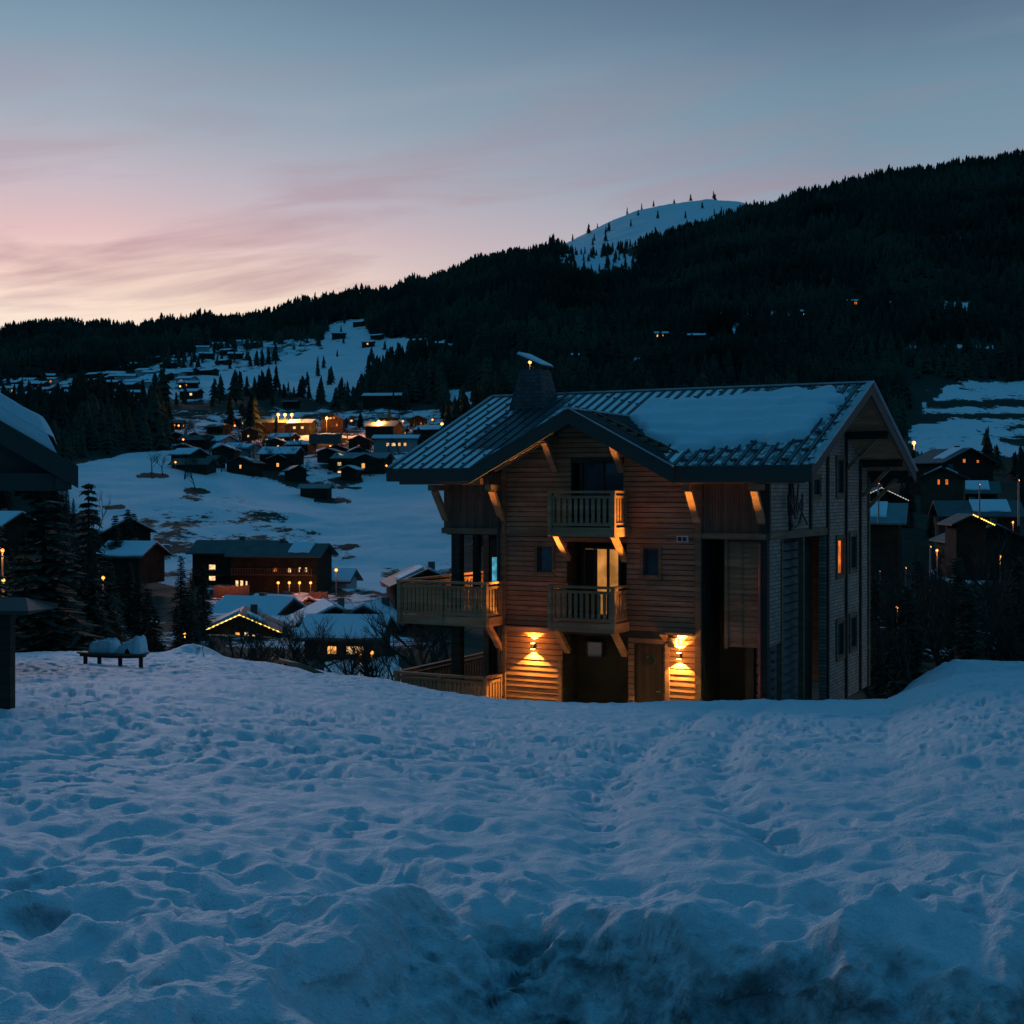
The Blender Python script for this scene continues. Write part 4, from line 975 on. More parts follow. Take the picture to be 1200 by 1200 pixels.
# ------------------------------------------------------------------ houses
def house(px, y, w, d, hw, pitch, rot, label, wall='house_dark', roof='roof_dark', snow=1.0, wins=(), group=None, name='chalet_house', lo=100, hi=1300, cat='house', chim=True, over=.7, Yd=None, balcony=False, lower=None, string=None, zoff=0):
    if Yd is None: Yd, z = find(px, y, lo, hi)
    else: z = -(y-HZ)/F*Yd
    h = empty(name, (seen(px, Yd), Yd, z+zoff), R_(rot)); tag(h, label, cat, group)
    tp = math.tan(R_(pitch)); rz_ = hw+w/2*tp
    m = MB()
    m.poly([(-w/2,0,-2.5),(w/2,0,-2.5),(w/2,0,hw),(0,0,rz_),(-w/2,0,hw),(-w/2,d,-2.5),(w/2,d,-2.5),(w/2,d,hw),(0,d,rz_),(-w/2,d,hw)], [(0,1,2,3,4),(9,8,7,6,5),(0,5,6,1),(1,6,7,2),(4,9,5,0),(2,7,8,3),(3,8,9,4)])
    m.build('wall', M[wall], h)
    if lower:
        m = MB(); m.box(-w/2-.03,w/2+.03,-.03,d+.03,-2.6,hw*.42); m.build('ground_storey', M[lower], h)
    e = w/2+over; ze = hw-over*tp; t = .18; of = over*1.2
    m = MB()
    for s in (-1,1):
        v = [(s*e,-of,ze),(0,-of,rz_),(0,d+of,rz_),(s*e,d+of,ze)]; v2 = [(a,b_,c+t) for a,b_,c in v]
        f = [(0,1,2,3),(7,6,5,4),(0,4,5,1),(1,5,6,2),(2,6,7,3),(3,7,4,0)]
        m.poly(v+v2, f if s > 0 else [tuple(reversed(q_)) for q_ in f])
    rf = m.build('roof', M[roof], h)
    if snow > 0:
        m = MB(); k = 0
        for s in (-1,1):
            a0, a1 = (.03, .97) if snow >= 1 else ((.05,.75) if s < 0 else (.15,.6)); b0, b1 = (-of+.1, d+of-.1) if snow >= 1 else (d*.1, d*(.1+snow))
            n = 6; top = []; bot = []
            for i in range(n+1):
                bb = b0+(b1-b0)*i/n; j0 = a0; j1 = a1-abs(math.sin(i*2.3+px))*.06
                bot += [(s*e*j0,bb,rz_-(rz_-ze)*j0+t+.01),(s*e*j1,bb,rz_-(rz_-ze)*j1+t+.01)]
                hh_ = .28; top += [(s*e*j0,bb,rz_-(rz_-ze)*j0+t+hh_),(s*e*(j1-.03),bb,rz_-(rz_-ze)*j1+t+hh_*.8)]
            N_ = len(bot); f = []
            for i in range(n):
                a = 2*i; f += [(N_+a,N_+a+1,N_+a+3,N_+a+2),(a+1,a+3,N_+a+3,N_+a+1),(a,N_+a,N_+a+2,a+2)]
            f += [(0,1,N_+1,N_),(2*n,N_+2*n,N_+2*n+1,2*n+1)]
            m.poly(bot+top, f)
        m.build('roof_snow', M['snow'], rf)
    if chim and w > 5:
        m = MB(); m.box(w*.12,w*.12+.7,d*.5,d*.5+.7,rz_-1.2,rz_+.7); m.build('chimney', M['stone'], rf)
    for wn in wins:
        face, wx, wz, ww, wh, mt = wn
        m = MB(); m2 = MB(); fr = min(.08, ww*.12)
        if face == 'f':
            m.box(wx-ww/2,wx+ww/2,-.05,-.01,wz,wz+wh); m2.box(wx-ww/2+fr,wx+ww/2-fr,-.07,-.052,wz+fr,wz+wh-fr)
        else:
            sx_ = -w/2 if face == 'l' else w/2; sg = -1 if face == 'l' else 1
            x0,x1 = sorted((sx_+sg*.01, sx_+sg*.05)); m.box(x0,x1,wx-ww/2,wx+ww/2,wz,wz+wh); x0,x1 = sorted((sx_+sg*.052, sx_+sg*.07)); m2.box(x0,x1,wx-ww/2+fr,wx+ww/2-fr,wz+fr,wz+wh-fr)
        wo = m.build('window', M['frame'], h); m2.build('pane', M[mt], wo)
    if balcony:
        m = MB(); m.box(-w/2+.2,w/2-.2,-1.1,-.03,hw*.5-.12,hw*.5); bo = m.build('balcony', M['house_brown'], h)
        m = MB(); m.box(-w/2+.2,w/2-.2,-1.14,-1.06,hw*.5+.9,hw*.5+1.0)
        for k in range(int(w*2.5)): m.box(-w/2+.25+k*.4,-w/2+.40+k*.4,-1.12,-1.08,hw*.5,hw*.5+.9)
        m.build('railing', M['house_brown'], bo)
    if string:
        m = MB(); of2 = -of-.06; nb = 40
        def beads(a, b_): 
            P_ = [tuple(Vector(a).lerp(Vector(b_), i/nb)) for i in range(nb+1)]; m.tube(P_, [string[1]*(1.9 if i%4==0 else .45) for i in range(nb+1)], 5)
        if string[2] != 'r': beads((-e,of2,ze+.1),(0,of2,rz_+.1))
        beads((0,of2,rz_+.1),(e,of2,ze+.1)); m.build('string_lights', M[string[0]], rf)
    return h
W_ = 'win_warm'; WP = 'win_pale'; WO = 'win_orange'
# -- lodge with terrace, centre left
house(330, 690, 8, 12.5, 5.6, 21, 82, 'upper left wing of the dark lodge with two stacked lit windows', roof='roof_dark', snow=0, Yd=206, name='lodge',
      wins=[('l',9.4,2.9,1.1,.95,WP),('l',9.4,1.35,1.1,.8,WP)], cat='lodge')
house(380, 690, 8, 12.5, 4.9, 20, 82, 'lower right wing of the dark lodge with glowing terrace windows', roof='roof_dark', snow=.25, Yd=196, name='lodge', 
      wins=[('l',6.0,2.6,.5,.6,WO),('l',3.9,2.5,.5,.7,WP),('l',2.4,2.6,.35,.7,WP),('l',1.5,2.6,.35,.7,WP),('l',11.6,.1,.5,1.3,WP),('l',10.9,.1,.5,1.3,WP),('l',10.2,.2,.3,1.1,WP)], cat='lodge')
LG = [o for o in bpy.data.objects if o.name.startswith('lodge')]
for lo__ in LG:      # long balconies on the valley side
    m = MB(); m.box(-5.1,-4.05,.3,12.2,2.15,2.3); bo = m.build('balcony', M['house_brown'], lo__)
    m = MB(); m.box(-5.12,-5.06,.3,12.2,3.05,3.15)
    for k in range(30): m.box(-5.11,-5.07,.35+k*.4,.50+k*.4,2.3,3.05)
    m.build('railing', M['house_brown'], bo)
# -- lower village in front of the lodge
house(281, 778, 7.2, 9, 3.4, 24, 8, 'dark chalet outlined with yellow string lights along its gable', wall='house_brown', snow=.3, Yd=140, lower='stone', string=('string', .045, 'b'),
      wins=[('f',-.2,2.4,.6,.9,W_),('f',.7,2.4,.6,.9,WP),('f',1.6,2.4,.8,.7,WP),('f',-2.2,.4,.5,1.0,W_),('f',-.6,.0,.9,1.3,WP),('f',3.6,.2,.4,.7,W_)])
house(338, 745, 9, 8, 2.5, 22, 70, 'long low chalet with snowy roof right of the string-lit chalet', snow=1, Yd=165)
house(392, 748, 8, 8, 1.6, 24, 15, 'dark chalet with a snowy gable roof and small amber windows', wall='house_dark', snow=1, Yd=150, wins=[('f',-1.5,-.1,.45,.5,W_),('f',.2,.1,.7,.5,WP),('f',1.4,-.2,.5,.5,W_)])
house(428, 750, 7, 8, 1.9, 25, -8, 'dark chalet right of the amber-windowed one with one lit upper window', snow=1, Yd=145, wins=[('f',-.3,.6,.9,.6,WP)])
house(356, 735, 8, 7, 2.0, 22, 60, 'small snow-roofed house between the lower chalets', snow=1, Yd=172)
house(448, 768, 8, 6, 1.9, 18, 85, 'low building with a row of amber windows beside the left balcony', wall='house_brown', snow=1, Yd=120, wins=[('l',1.6,.5,1.6,.8,WP),('l',3.6,.5,.9,.8,W_)])
house(412, 692, 5.5, 7, 1.6, 26, 80, 'small building with a rounded snowy roof right of the lodge', wall='plaster', snow=1, Yd=205)
house(500, 690, 7, 8, 2.2, 24, 12, 'dark chalet with an orange gable window just left of the big chalet', snow=.5, Yd=150, wins=[('f',-1.2,2.3,1.2,.5,WO),('f',1.6,2.2,.3,.3,WP)], zoff=-1.7)
house(150, 640, 7, 7, 2.3, 27, 35, 'dark steep chalet with thick snow on its roof left of the lodge', snow=1, Yd=205)
house(178, 662, 7, 6, 1.4, 24, 75, 'small snow-covered roof in the trees below the steep chalet', snow=1, Yd=190)
house(22, 632, 9, 8, 1.8, 26, 65, 'snow-roofed house half hidden behind the broad spruce', snow=1, Yd=210, wins=[('l',3,.4,.6,.6,WP)])
# -- barns at the top edge of the meadow
house(386, 584, 5.2, 7.0, 2.7, 18, 84, 'lone dark wooden barn standing in the open snow meadow', snow=0, roof='roof_teal', lo=250, hi=420, cat='barn', name='barn', chim=False)
house(349, 564, 5, 5, 3.2, 26, 25, 'small dark shed with a grey-green roof left of the lone barn', snow=0, roof='roof_teal', lo=250, hi=460, cat='shed', name='shed', chim=False)
house(408, 563, 4.5, 5, 3.2, 22, -15, 'small dark shed with a snowy roof above the lone barn', snow=1, lo=250, hi=460, cat='shed', name='shed', chim=False)
# -- middle village
mid = [
 (268,530,10,9,3.6,20,62,'pale house with wide snowy roof and one lit window above the meadow','plaster','roof_dark',1,[('l',8,1.8,1,1.1,WP)]),
 (300,538,9,8,3.2,18,70,'pale building right of the wide snow-roofed house','plaster','roof_dark',.6,[]),
 (281,556,8,8,3.4,22,-10,'dark chalet with one yellow window at the meadow edge','house_dark','roof_dark',.4,[('f',.2,1.6,.7,1.2,W_)]),
 (325,552,8,8,3.2,22,10,'dark chalet with a single amber window above the sheds','house_dark','roof_dark',.4,[('f',.1,1.2,.9,1.2,W_)]),
 (350,546,9,11,3.6,24,78,'house with a large clean snowy roof in the middle village','house_dark','roof_dark',1,[]),
 (398,552,7,9,3.6,25,-5,'dark house with a white lit roof edge below the lamp-lit walls','house_dark','roof_dark',0,[('f',-.6,1,1.0,1.0,WP)]),
 (428,556,9,10,4.4,20,10,'dark house with a tall amber window beside the long grey roof','house_dark','roof_dark',.3,[('f',-.6,1.8,1.1,1.6,W_)]),
 (455,553,10,16,4.2,18,80,'long building under a grey-green roof with two lit windows','house_dark','roof_teal',0,[('l',14,1.8,1.4,1.2,WP),('l',14,-.6,1.2,.9,WP)]),
 (367,508,8,9,4,18,80,'house with a snowy roof and two pale lit windows between the street lamps','house_dark','roof_dark',1,[('l',6.5,1.6,1.2,1.1,WP),('l',3.2,1.6,1.2,1.1,WP)]),
 (389,506,9,8,5,26,0,'chalet with an amber glowing gable above the street lamp','house_brown','roof_dark',.3,[('f',-.6,5.0,1.0,.9,W_),('f',.8,5.2,1.0,.9,WO),('f',2.0,2.2,.8,1.0,WO)]),
 (336,508,9,12,4.2,20,84,'dark house front lit by three orange lamps','house_brown','roof_dark',0,[]),
 (466,520,10,11,6.5,22,75,'dark house with a grey roof right of the tall orange lamp','house_dark','roof_teal',0,[]),
 (490,528,8,15,4,16,86,'pale low building with a row of glowing windows behind the roof edge','plaster','roof_dark',1,[('l',10,1.4,1.2,1.2,WP),('l',8,1.4,1.4,1.2,WP),('l',6,1.4,1.0,1.2,W_),('l',4,1.4,1.0,1.2,W_)]),
 (518,520,8,9,5,20,70,'snow-roofed house with an orange eave lamp touching the big roof edge','house_dark','roof_dark',1,[]),
 (349,478,6,7,3,15,80,'small dark hut in the snow above the three lamps','house_dark','roof_dark',0,[]),
 (474,474,10,20,4,16,84,'long building with a broad snowy roof among the dark spruces','house_dark','roof_dark',1,[]),
 (365,530,7,8,2.6,18,75,'low snowy roof beside the orange-lit retaining wall','house_dark','roof_dark',1,[]),
 (420,540,6,6,3,22,20,'small dark house below the tall orange lamp','house_dark','roof_dark',.4,[]),
 (232,545,7,7,3,24,60,'dark little chalet at the left end of the middle village','house_dark','roof_dark',1,[]),
]
for a in mid:
    h = house(a[0],a[1],a[2],a[3],a[4],a[5],a[6],a[7],a[8],a[9],a[10],a[11],lo=300,hi=760, string=('string_w',.16,'r') if a[0] == 398 else None)
# -- upper village and slopes: tiny
rv = random.Random(9)
def tiny(px, y, lb_, gr_, lit, w=9, lo=500, hi=1350, rot=None):
    ws = [('l',rv.uniform(2,7),1.2,1.5,1.4,rv.choice([W_,WP,WO]))] if lit else []
    return house(px, y, rv.uniform(w*.8,w*1.1), rv.uniform(9,12), 3.4, 18, rot if rot is not None else rv.uniform(60,100), lb_, rv.choice(['house_dark','plaster','house_dark']), 'roof_dark', 1, ws, gr_, lo=lo, hi=hi, chim=False)
MORE = []
rw = random.Random(21)
while len(MORE) < 30:
    x_, y_ = rw.uniform(205, 545), rw.uniform(497, 560)
    if all(abs(x_-a)+1.8*abs(y_-b_) > 22 for a, b_, *_ in mid) and all(abs(x_-a)+1.8*abs(y_-b_) > 17 for a, b_ in MORE) and not (330 < x_ < 372 and y_ > 540): MORE.append((x_, y_))
MORE.sort()
ORD = ['leftmost','second','third','fourth','fifth','sixth','seventh','eighth','ninth','tenth','eleventh','twelfth','thirteenth','fourteenth','fifteenth','sixteenth','seventeenth','eighteenth','nineteenth','twentieth','twenty-first','twenty-second','twenty-third','twenty-fourth','twenty-fifth','twenty-sixth','twenty-seventh','twenty-eighth','twenty-ninth','thirtieth']
cnt = {True: 0, False: 0}
for x_, y_ in MORE:
    lit = rw.random() < .5; k = cnt[lit]; cnt[lit] += 1
    house(x_, y_, rw.uniform(5,8), rw.uniform(6,10), rw.uniform(2.2,3.6), rw.uniform(17,25), rw.choice([0,12,-12,70,80,88]), (ORD[k] + ' from the left of the' if k else 'leftmost of the') + (' lit' if lit else ' unlit') + ' small houses crowded between trees in the middle village', 'house_dark', rw.choice(['roof_dark','roof_teal']), rw.choice([0,.4,1,1]), [('f',rw.uniform(-1.5,1.5),.9,.8,.9,rw.choice([W_,WP,WO])),('l',2.5,.9,.8,.9,rw.choice([W_,WO]))] if lit else [], 'small houses crowded in the middle village', lo=280, hi=700, chim=False)
pts = sorted((rv.uniform(5, 235), rv.uniform(0, 26), rv.random() < .42) for i in range(44)); cnt = {True: 0, False: 0}
for x_, dy_, lit in pts:
    k = cnt[lit]; cnt[lit] += 1
    tiny(x_, 447+dy_-(x_/235)*6, (ORD[k] + ' from the left of the ' if k else 'leftmost of the ') + ('lit' if lit else 'unlit') + ' tiny snow-roofed houses in the far left village', 'houses of the far left village', lit)
for k, (x_, y_) in enumerate(sorted(((150,436),(163,432),(176,440),(186,425),(204,432),(213,428),(245,412),(249,420),(263,408),(268,428),(284,420),(300,407),(252,440),(228,440),(292,405),(330,412),(200,446),(272,416)))):
    tiny(x_, y_, (ORD[k] + ' from the left of the' if k else 'leftmost of the') + ' tiny chalets on the slope below the left ridge', 'chalets on the slope below the left ridge', rv.random() < .3, lo=600)
for k, (x_, y_) in enumerate(((405,396),(426,382),(438,406),(448,398),(498,404),(520,408))):
    tiny(x_, y_, (ORD[k] + ' from the left of the' if k else 'leftmost of the') + ' tiny chalets high on the open middle snow slope', 'chalets on the high snow slope', x_ in (438,498), lo=700, w=7)
for x_, y_, lb_, ws in ((782,398,'dark chalet with two lit windows high on the forested slope',[('l',6.5,1.2,1.6,1.6,WP),('l',3.5,1.2,1.6,1.6,W_)]),
    (760,430,'dark house with a row of orange windows above the big roof ridge',[('l',8.5,2.6,1.2,1.2,WO),('l',6.5,2.6,1.2,1.2,WO),('l',4,2.6,1.2,1.2,WO),('l',8,.4,1.2,1.2,WP)]),
    (826,400,'small snowy-roofed chalet right of the two-windowed one on the slope',[]),
    (955,372,'dark chalet with a single pale window on the right forest slope',[('l',8,.6,1.4,1.4,WP)]),
    (1010,360,'little chalet with an orange window high on the right forest slope',[('l',5,1.2,1.8,1.8,WO)]),
    (1052,362,'tiny chalet with pale lights right of the orange-windowed one',[('l',4,1.2,1.6,1.2,WP),('l',7,1.2,1.2,1.2,WP)]),
    (688,424,'snow-roofed chalet on the dark slope right of the chimney',[]),
    (585,470,'snowy roof of a house just left of the big chimney',[])):
    house(x_, y_, 9, 11, 3.6, 18, 84, lb_, 'house_dark','roof_dark', 1, ws, lo=450, hi=1400, chim=False)
# -- houses on the right
house(1135, 574, 11, 10, 3.6, 24, 20, 'dark chalet with two orange windows below the snow terraces', snow=.35, Yd=250, wins=[('f',-1.0,3.4,.7,.8,WO),('f',2.0,3.4,.6,.6,WO)], zoff=1.5)
house(1104, 592, 6.5, 8, 3.4, 24, -20, 'dark narrow chalet with two slim orange windows beside the big chalet', wall='house_brown', snow=.3, Yd=215, wins=[('f',-.5,2.2,.4,.9,WO),('f',.7,2.2,.5,.9,WO)], zoff=1.0)
house(1055, 646, 9, 13, 3.3, 22, 72, 'dark house with a snow slab on its roof and two orange windows', snow=.45, Yd=150, wins=[('l',9.2,1.7,.45,.65,WO),('l',7.5,1.7,.6,.65,WO)], string=None, roof='roof_teal')
house(1165, 656, 9, 11, 2.2, 24, -5, 'large dark chalet in front of the right-hand houses with one pale window', snow=.3, Yd=165, wins=[('f',-4.0,.2,.6,.9,WP)], string=None)
house(1188, 632, 9, 10, 3.4, 22, 80, 'dark house with snow patches at the right edge', snow=.5, Yd=190, wins=[('l',3,1,.5,.5,W_)])
house(1165, 600, 9, 10, 3.4, 22, 75, 'dark house roof under the terraces at the right edge', snow=.5, Yd=240)
house(1030, 612, 7, 8, 3.4, 24, 10, 'small dark house with a white-lit gable edge behind the big chalet corner', snow=0, Yd=200, string=('string_w',.05,'b'))
house(1138, 638, 3.2, 5, 2.4, 26, -4, 'small dark gable with a short row of yellow fairy lights on the right', snow=0, Yd=150, chim=False, string=('string',.055,'r'))
# ------------------------------------------------------------------ lamps in the valley
def street_lamp(px, y, Yd, hpost, label, group=None, energy=2600, rad=.32, glow='bulb_far'):
    energy *= 3.2; rad *= 1.25
    z = -(y-HZ)/F*Yd
    t = empty('street_lamp', (seen(px,Yd), Yd, z-hpost)); tag(t, label, 'street lamp', group)
    m = MB(); m.tube([(0,0,-1),(0,0,hpost-.1),(-.1,-.1,hpost+.15)], [.08,.06,.04], 6); m.build('post', M['metal'], t)
    m = MB(); n = 8
    m.tube([(0,0,hpost-rad),(0,0,hpost-rad*.6),(0,0,hpost),(0,0,hpost+rad*.6),(0,0,hpost+rad)], [.02,rad*.8,rad,rad*.8,.02], 8); m.build('lamp_head', M[glow], t, smooth=True)
    if energy <= 0: return t
    l = bpy.data.lights.new('lamp_light','POINT'); l.energy = energy; l.color = (1,.30,.05); l.shadow_soft_size = rad
    lo_ = bpy.data.objects.new('lamp_light', l); COL.objects.link(lo_); lo_.parent = t; lo_.location = (0,-rad-.3,hpost-.2)
    return t
for k, (x_, lb_) in enumerate(((326,'leftmost of the three orange lamps on the dark house front'),(334,'middle one of the three orange lamps on the dark house front'),(342,'rightmost of the three orange lamps on the dark house front'))):
    Yd, z = find(336, 508, 300, 760); street_lamp(x_, 486, Yd-3, 5, lb_, 'three lamps on the dark house front', 2500, .55)
for x_, y_, base, lb_, e_ in ((383,490,512,'bright orange street lamp below the glowing gable',6000),(444,494,520,'tall orange street lamp with a white gleam below it',7000),(518,497,512,'orange lamp above the left edge of the big metal roof',3500),(1071,519,548,'orange street lamp right of the big chalet gable',3500)):
    Yd, z = find(x_, base, 230, 760); street_lamp(x_, y_, Yd, (base-y_)/F*Yd, lb_, None, e_, .5)
street_lamp(621, 424.5, 330, 5, 'distant orange lamp glowing just above the chimney cap', None, 300, .35)
for k, x_ in enumerate((326,339,351,364)):
    street_lamp(x_, 683, 190, 2.2, ('leftmost','second','third','rightmost')[k]+' of the four terrace lamps in front of the lodge', 'terrace lamps in front of the lodge', 14, .16)
street_lamp(394, 668, 189, 4.5, 'single lamp at the right corner of the lodge', None, 18, .18)
street_lamp(217, 743, 95, 1.8, 'small amber lamp among the trees left of the string-lit chalet', None, 60, .12)
for x_, y_, Yd, lb_ in ((332,772,96,'thin lamp near the snow edge below the string-lit chalet'),(423,768,100,'pale lamp between dark trees below the lower chalets'),(436,765,104,'second pale lamp just right of the other between the dark trees'),(426,742,118,'small white lamp left of the balcony'),(3,645,80,'round pale lamp at the left picture edge, upper one'),(4,680,78,'round amber lamp at the left picture edge, lower one'),(1172,652,150,'small amber lamp among bare trees at the far right'),(121,677,110,'tiny white lamp in the dark wood on the left'),(386,742,125,'small amber lamp in front of the dark snowy-gabled chalet'),(470,712,160,'yellowish lamp left of the wide balcony'),(478,716,158,'orange lamp beside the yellowish one left of the wide balcony'),(1098,645,140,'small amber lamp below the house with the snow slab on the right'),(1187,612,180,'tiny amber lamp near the right picture edge above the snow-patched house'),(1052,712,90,'faint lamp low on the dark slope right of the big chalet'),(300,668,200,'small lamp under the left wing of the lodge'),(262,700,170,'small street lamp left of the string-lit chalet roof')):
    street_lamp(x_, y_, Yd, 2.0, lb_, None, 25, .085 if Yd < 100 else .11)
rl = random.Random(5); far_ = sorted([(rl.uniform(205,540), rl.uniform(492,560)) for i in range(16)]+[(rl.uniform(10,235), rl.uniform(452,476)) for i in range(12)])
for k, (x_, y_) in enumerate(far_):
    Yd, z = find(x_, y_, 280, 1200); street_lamp(x_, y_-3/F*1600*(420/Yd)**.5*3, Yd, 4.5, (ORD[k] + ' from the left of the' if k else 'leftmost of the') + ' tiny orange lamps between the village houses', 'tiny orange lamps between the village houses', 0, .24*Yd/420)
far_ = sorted([(rl.uniform(1028,1198), rl.uniform(560,700)) for i in range(9)])
for k, (x_, y_) in enumerate(far_):
    street_lamp(x_, y_, rl.uniform(95,140), 2.2, (ORD[k] + ' from the left of the' if k else 'leftmost of the') + ' faint amber lamps on the right slope', 'faint amber lamps on the right slope', 0, .06)
# retaining walls, some reddened by bare lights added in front
def wall_strip(x0, x1, y_, Yd, hgt_, label, lamp=0):  # lamp: energy of the bare lights added in front
    z = -(y_-HZ)/F*Yd; m = MB(); a, b_ = seen(x0,Yd), seen(x1,Yd); n = 8
    for i in range(n):
        xa = a+(b_-a)*i/n; xb = a+(b_-a)*(i+1)/n; m.box(xa, xb-.02, Yd, Yd+.5, z-1.5, z+hgt_+.08*math.sin(i*2.1))
    o = m.build('retaining_wall', M['stone'], None); tag(o, label, 'retaining wall')
    if lamp:  # added point lights without any lamp body
        for i in range(2):
            l = bpy.data.lights.new('lamp_light','POINT'); l.energy = lamp; l.color = (1,.18,.02); l.shadow_soft_size = .1; lo_ = bpy.data.objects.new('lamp_light', l); COL.objects.link(lo_); lo_.parent = o  # added bare light, no lamp here
            lo_.location = (a+(b_-a)*(.25+.5*i), Yd-1.6, z+hgt_+.7)
wall_strip(330, 386, 710, 172, .45, 'low wall standing in for a red light trail below the lodge', 110)  # wall shape replaces a streak of red light on the street
wall_strip(250, 292, 690, 186, .4, 'orange-lit low wall left of the lodge entrance', 130)
wall_strip(362, 400, 514, 400, 1.3, 'orange-lit retaining wall below the street lamp in the middle village')
wall_strip(362, 384, 697, 184, .35, 'short lit wall at the right end of the lodge terrace', 70)
# ------------------------------------------------------------------ foreground left: roof corner, roofed post, bench
LB = empty('neighbouring_chalet', (-10.76, 20.6, -3.2), R_(20)); tag(LB, 'dark chalet roof corner with thick snow reaching in at the left edge', 'house')
Lz = lambda x: 3.2 + .66 + (-7.29-(x-11.0+0)) if False else 0
xe = -6.98+11.0; ze_ = .40+3.2; sl_ = .6
m = MB(); tl = lambda x: ze_+(xe-x)*sl_
for s in (1,-1):
    v = [(s*xe,0,ze_-.10),(0,0,ze_+xe*sl_-.10),(0,9,ze_+xe*sl_-.10),(s*xe,9,ze_-.10)]; v2 = [(a,b_,c+.14) for a,b_,c in v]; f = [(0,1,2,3),(7,6,5,4),(0,4,5,1),(1,5,6,2),(2,6,7,3),(3,7,4,0)]
    m.poly(v+v2, f if s > 0 else [tuple(reversed(q_)) for q_ in f])
rf = m.build('roof', M['roof_dark'], LB)
xs_ = np.linspace(0, xe-.32, 70); ys_ = np.linspace(.05, 8.9, 60); GX, GY = np.meshgrid(xs_, ys_)
edge = np.minimum(np.clip((xe-.30-GX)/.22,0,1), np.clip((GY-.02)/.12,0,1)); hh = np.sqrt(edge)*.46*(1+.25*(fbm(GX*1.5,GY*1.5,3,4)-.5)) + (fbm(GX*5,GY*5,3,6)-.5)*.03
GZ = ze_+(xe-GX)*sl_+.045+np.clip(hh,0,1)
for s in (1,-1):
    V = np.stack([GX.ravel()*s, GY.ravel(), GZ.ravel()],1); ny, nx = GX.shape; i = (np.arange(ny-1)[:,None]*nx+np.arange(nx-1)[None,:]).ravel(); f = np.stack([i,i+1,i+nx+1,i+nx],1)
    mesh_np('roof_snow', V, [f if s > 0 else f[:,::-1]], M['snow'], rf, smooth=True)
    m = MB(); m.box(*sorted((s*(xe-.34), 0)), .04, .10, 0, .01); 
    m = MB(); m.poly([(s*(xe-.32),.06,ze_+.32*sl_+.05),(0,.06,ze_+xe*sl_+.05),(0,.06,ze_+xe*sl_+.50),(s*(xe-.60),.06,ze_+.60*sl_+.46)], [(0,1,2,3) if s > 0 else (3,2,1,0)]); m.build('roof_snow', M['snow'], rf)
m = MB()
for s in (1,-1):
    m.poly([(s*xe,-.04,ze_-.32),(0,-.04,ze_+xe*sl_-.36),(0,-.04,ze_+xe*sl_+.02),(s*xe,-.04,ze_+.02),(s*xe,.0,ze_-.32),(0,.0,ze_+xe*sl_-.36),(0,.0,ze_+xe*sl_+.02),(s*xe,.0,ze_+.02)], [(0,1,2,3),(4,7,6,5),(0,3,7,4),(0,4,5,1),(3,2,6,7)])
m.build('barge_board', M['fascia'], LB)
m = MB(); m.box(-xe+.2,xe-.15,.05,.35,ze_-.36,ze_-.08); m.build('tie_beam', M['fascia'], LB)
m = MB(); gz_ = lambda x: ze_+(xe-abs(x))*sl_-.12; m.poly([(-xe+.3,.22,ze_-.3),(xe-.25,.22,ze_-.3),(xe-.25,.22,gz_(xe-.25)),(0,.22,gz_(0)),(-xe+.3,.22,gz_(xe-.3)),(-xe+.3,.34,ze_-.3),(xe-.25,.34,ze_-.3),(xe-.25,.34,gz_(xe-.25)),(0,.34,gz_(0)),(-xe+.3,.34,gz_(xe-.3))], [(0,1,2,3,4),(9,8,7,6,5),(0,5,6,1),(1,6,7,2)]); m.build('gable_boards', M['fascia'], LB)
m = MB(); m.box(xe-.35,xe-.1,.0,8.8,ze_-.34,ze_-.12); m.build('eave_beam', M['fascia'], LB)
m = MB(); m.poly([(-2.7,.9,-2),(2.55,.9,-2),(2.55,.9,tl(2.55)-.15),(0,.9,tl(0)-.15),(-2.7,.9,tl(2.7)-.15),(-2.7,8.4,-2),(2.55,8.4,-2),(2.55,8.4,tl(2.55)-.15),(0,8.4,tl(0)-.15),(-2.7,8.4,tl(2.7)-.15)], [(0,1,2,3,4),(9,8,7,6,5),(0,5,6,1),(1,6,7,2),(4,9,5,0)])
m.build('wall', M['house_dark'], LB)
# roofed post
yp = 14.0; xp = seen(7, yp); zp = gz(xp, yp)
RP = empty('roofed_post', (xp-.03, yp, zp)); tag(RP, 'dark wooden post with a small flat roof at the left edge of the snow', 'post')
zt = -(712-HZ)/F*yp-zp
m = MB(); m.box(-.1,.1,-.07,.07,-.4,zt); m.build('post', M['wood_dark'], RP)
m = MB(); m.poly([(-1.1,-.4,zt-.02),(.40,-.4,zt-.04),(.40,.5,zt-.04),(-1.1,.5,zt-.02),(-1.1,-.4,zt+.02),(.40,-.4,zt+.0),(.22,.05,zt+.10),(-1.1,.05,zt+.13),(.40,.5,zt),(-1.1,.5,zt+.02)], [(0,3,2,1),(4,5,6,7),(7,6,8,9),(0,1,5,4),(1,2,8,6,5),(3,9,8,2),(0,4,7,9,3)])
m.build('roof', M['fascia'], RP)
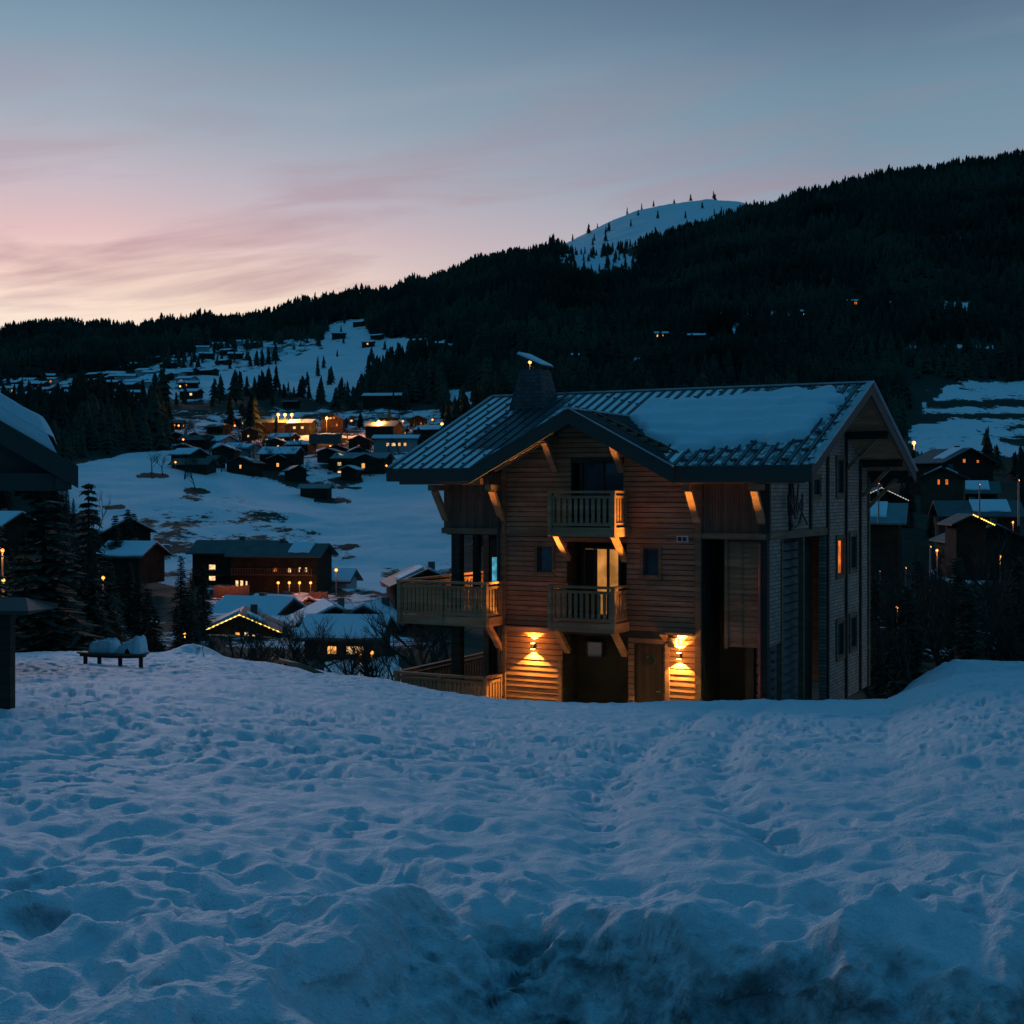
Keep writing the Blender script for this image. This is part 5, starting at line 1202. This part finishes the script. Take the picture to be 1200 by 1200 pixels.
# bench platform with snow lumps
def field_find(px, y):
    Ys = np.linspace(6, 46, 800); Xs = seen(px, Ys); z, _ = field_full(Xs, Ys); v = HZ-z/Ys*F; k = np.where(v <= y)[0]; k = k[0] if len(k) else int(np.argmin(v)); return float(Ys[k]), float(z[k])
Yb, zb = field_find(131, 779.5)
print('bench at', Yb, zb)
xb0 = seen(132, Yb); sc_ = Yb/38
BN = empty('slatted_bench', (xb0, Yb, zb), R_(-14)); BN.scale = (.70,.70,.70)
tag(BN, 'low wooden slatted bench with four legs standing in the snow on the left', 'bench')
m = MB(); top = [(-1.15,.0),(-.85,.42),(.2,.62),(.92,.42),(.98,.02),(.3,-.22),(-.6,-.18)]
m.prism(top, .30, .35); m.build('bench_top', M['beam'], BN)
m = MB(); tin = [(a*.93, b_*.86+.02) for a,b_ in top]; m.prism(tin, .22, .30); m.build('frame', M['wood_dark'], BN)
for a, b_ in ((-.9,.05),(-.35,-.12),(.32,-.14),(.85,.08)):
    m = MB(); m.box(a-.045,a+.045,b_-.04,b_+.04,-.25,.24); m.build('leg', M['wood_dark'], BN)
def lump(cx_, cy_, rx_, ry_, hgt_, seed, label, slant):
    n = 40; X_, Y_ = np.meshgrid(np.linspace(-1.02,1.02,n), np.linspace(-1.02,1.02,n)); r = np.maximum(np.abs(X_), np.abs(Y_))**1.0
    r = (np.abs(X_)**5+np.abs(Y_)**5)**.2 + (fbm(X_*2.5+seed,Y_*2.5,3,seed)-.5)*.18
    z = np.clip(1-r**7,0,1)**.5*hgt_*(1+slant*X_*.5)*(1+(fbm(X_*2+seed,Y_*2,3,seed)-.5)*.5)
    V = np.stack([(X_*rx_).ravel()+cx_, (Y_*ry_).ravel()+cy_, z.ravel()+.35],1)
    W2 = Matrix.Translation(BN.location) @ Matrix.Rotation(R_(-14),4,'Z') @ Matrix.Scale(.70,4); V = np.array([list(W2 @ Vector(v)) for v in V])
    i = (np.arange(n-1)[:,None]*n+np.arange(n-1)[None,:]).ravel(); o = mesh_np('snow_lump', V, [np.stack([i,i+1,i+n+1,i+n],1)], M['snow'], smooth=True); tag(o, label, 'snow')
BS = .70
lump(-.38,.22,.42,.26,.33,3,'jagged lump of snow on the left half of the slatted bench',.3)
lump(.50,.22,.40,.28,.36,8,'block of snow rising to the right on the right half of the slatted bench',.9)
# fallen log on the snow edge in front of the lodge
Yl, zl_ = field_find(352, 788)
m = MB(); m.tube([(seen(328,Yl+1.5),Yl+1.5,zl_+.12),(seen(352,Yl+.5),Yl+.5,zl_+.10),(seen(378,Yl),Yl,zl_-.05)], [.05,.07,.05], 8); o = m.build('log', M['beam'], smooth=True); tag(o, 'reddish brown log lying at the snow edge left of the lower deck', 'log')
# parked van on the right, below the snow mound
zv = float(hill_z(np.array([1155.]), np.array([112.]))[0]); VN = empty('parked_van', (seen(1155,112), 112, max(zv, -(763-HZ)/F*112)-.0), R_(8)); tag(VN, 'small pale van parked in the dark below the right snow mound', 'van')
m = MB(); m.poly([(-.85,-2,.35),(.85,-2,.35),(.85,-2,1.0),(.7,-1.8,1.55),(-.7,-1.8,1.55),(-.85,-2,1.0),(-.85,2,.35),(.85,2,.35),(.85,2,.95),(.7,1.1,1.55),(-.7,1.1,1.55),(-.85,2,.95)], [(0,1,2,5),(5,2,3,4),(1,7,8,2),(2,8,9,3),(6,0,5,11),(11,5,4,10),(4,3,9,10),(10,9,8,11),(11,8,7,6)])
m.build('body', M['white'], VN)
m = MB(); m.poly([(-.72,-1.97,1.05),(.72,-1.97,1.05),(.62,-1.84,1.45),(-.62,-1.84,1.45)], [(0,1,2,3)]); m.build('rear_window', M['glass'], VN)
for a, b_ in ((-.8,-1.3),(.8,-1.3),(-.8,1.3),(.8,1.3)):
    m = MB(); m.tube([(a-.1,b_,.32),(a+.1,b_,.32)], .32, 12); w = m.build('wheel', M['black'], VN)
for a in (-.7,.7):
    m = MB(); m.box(a-.08,a+.08,-2.03,-2.0,.7,.9); m.build('tail_light', M['copper'], VN)
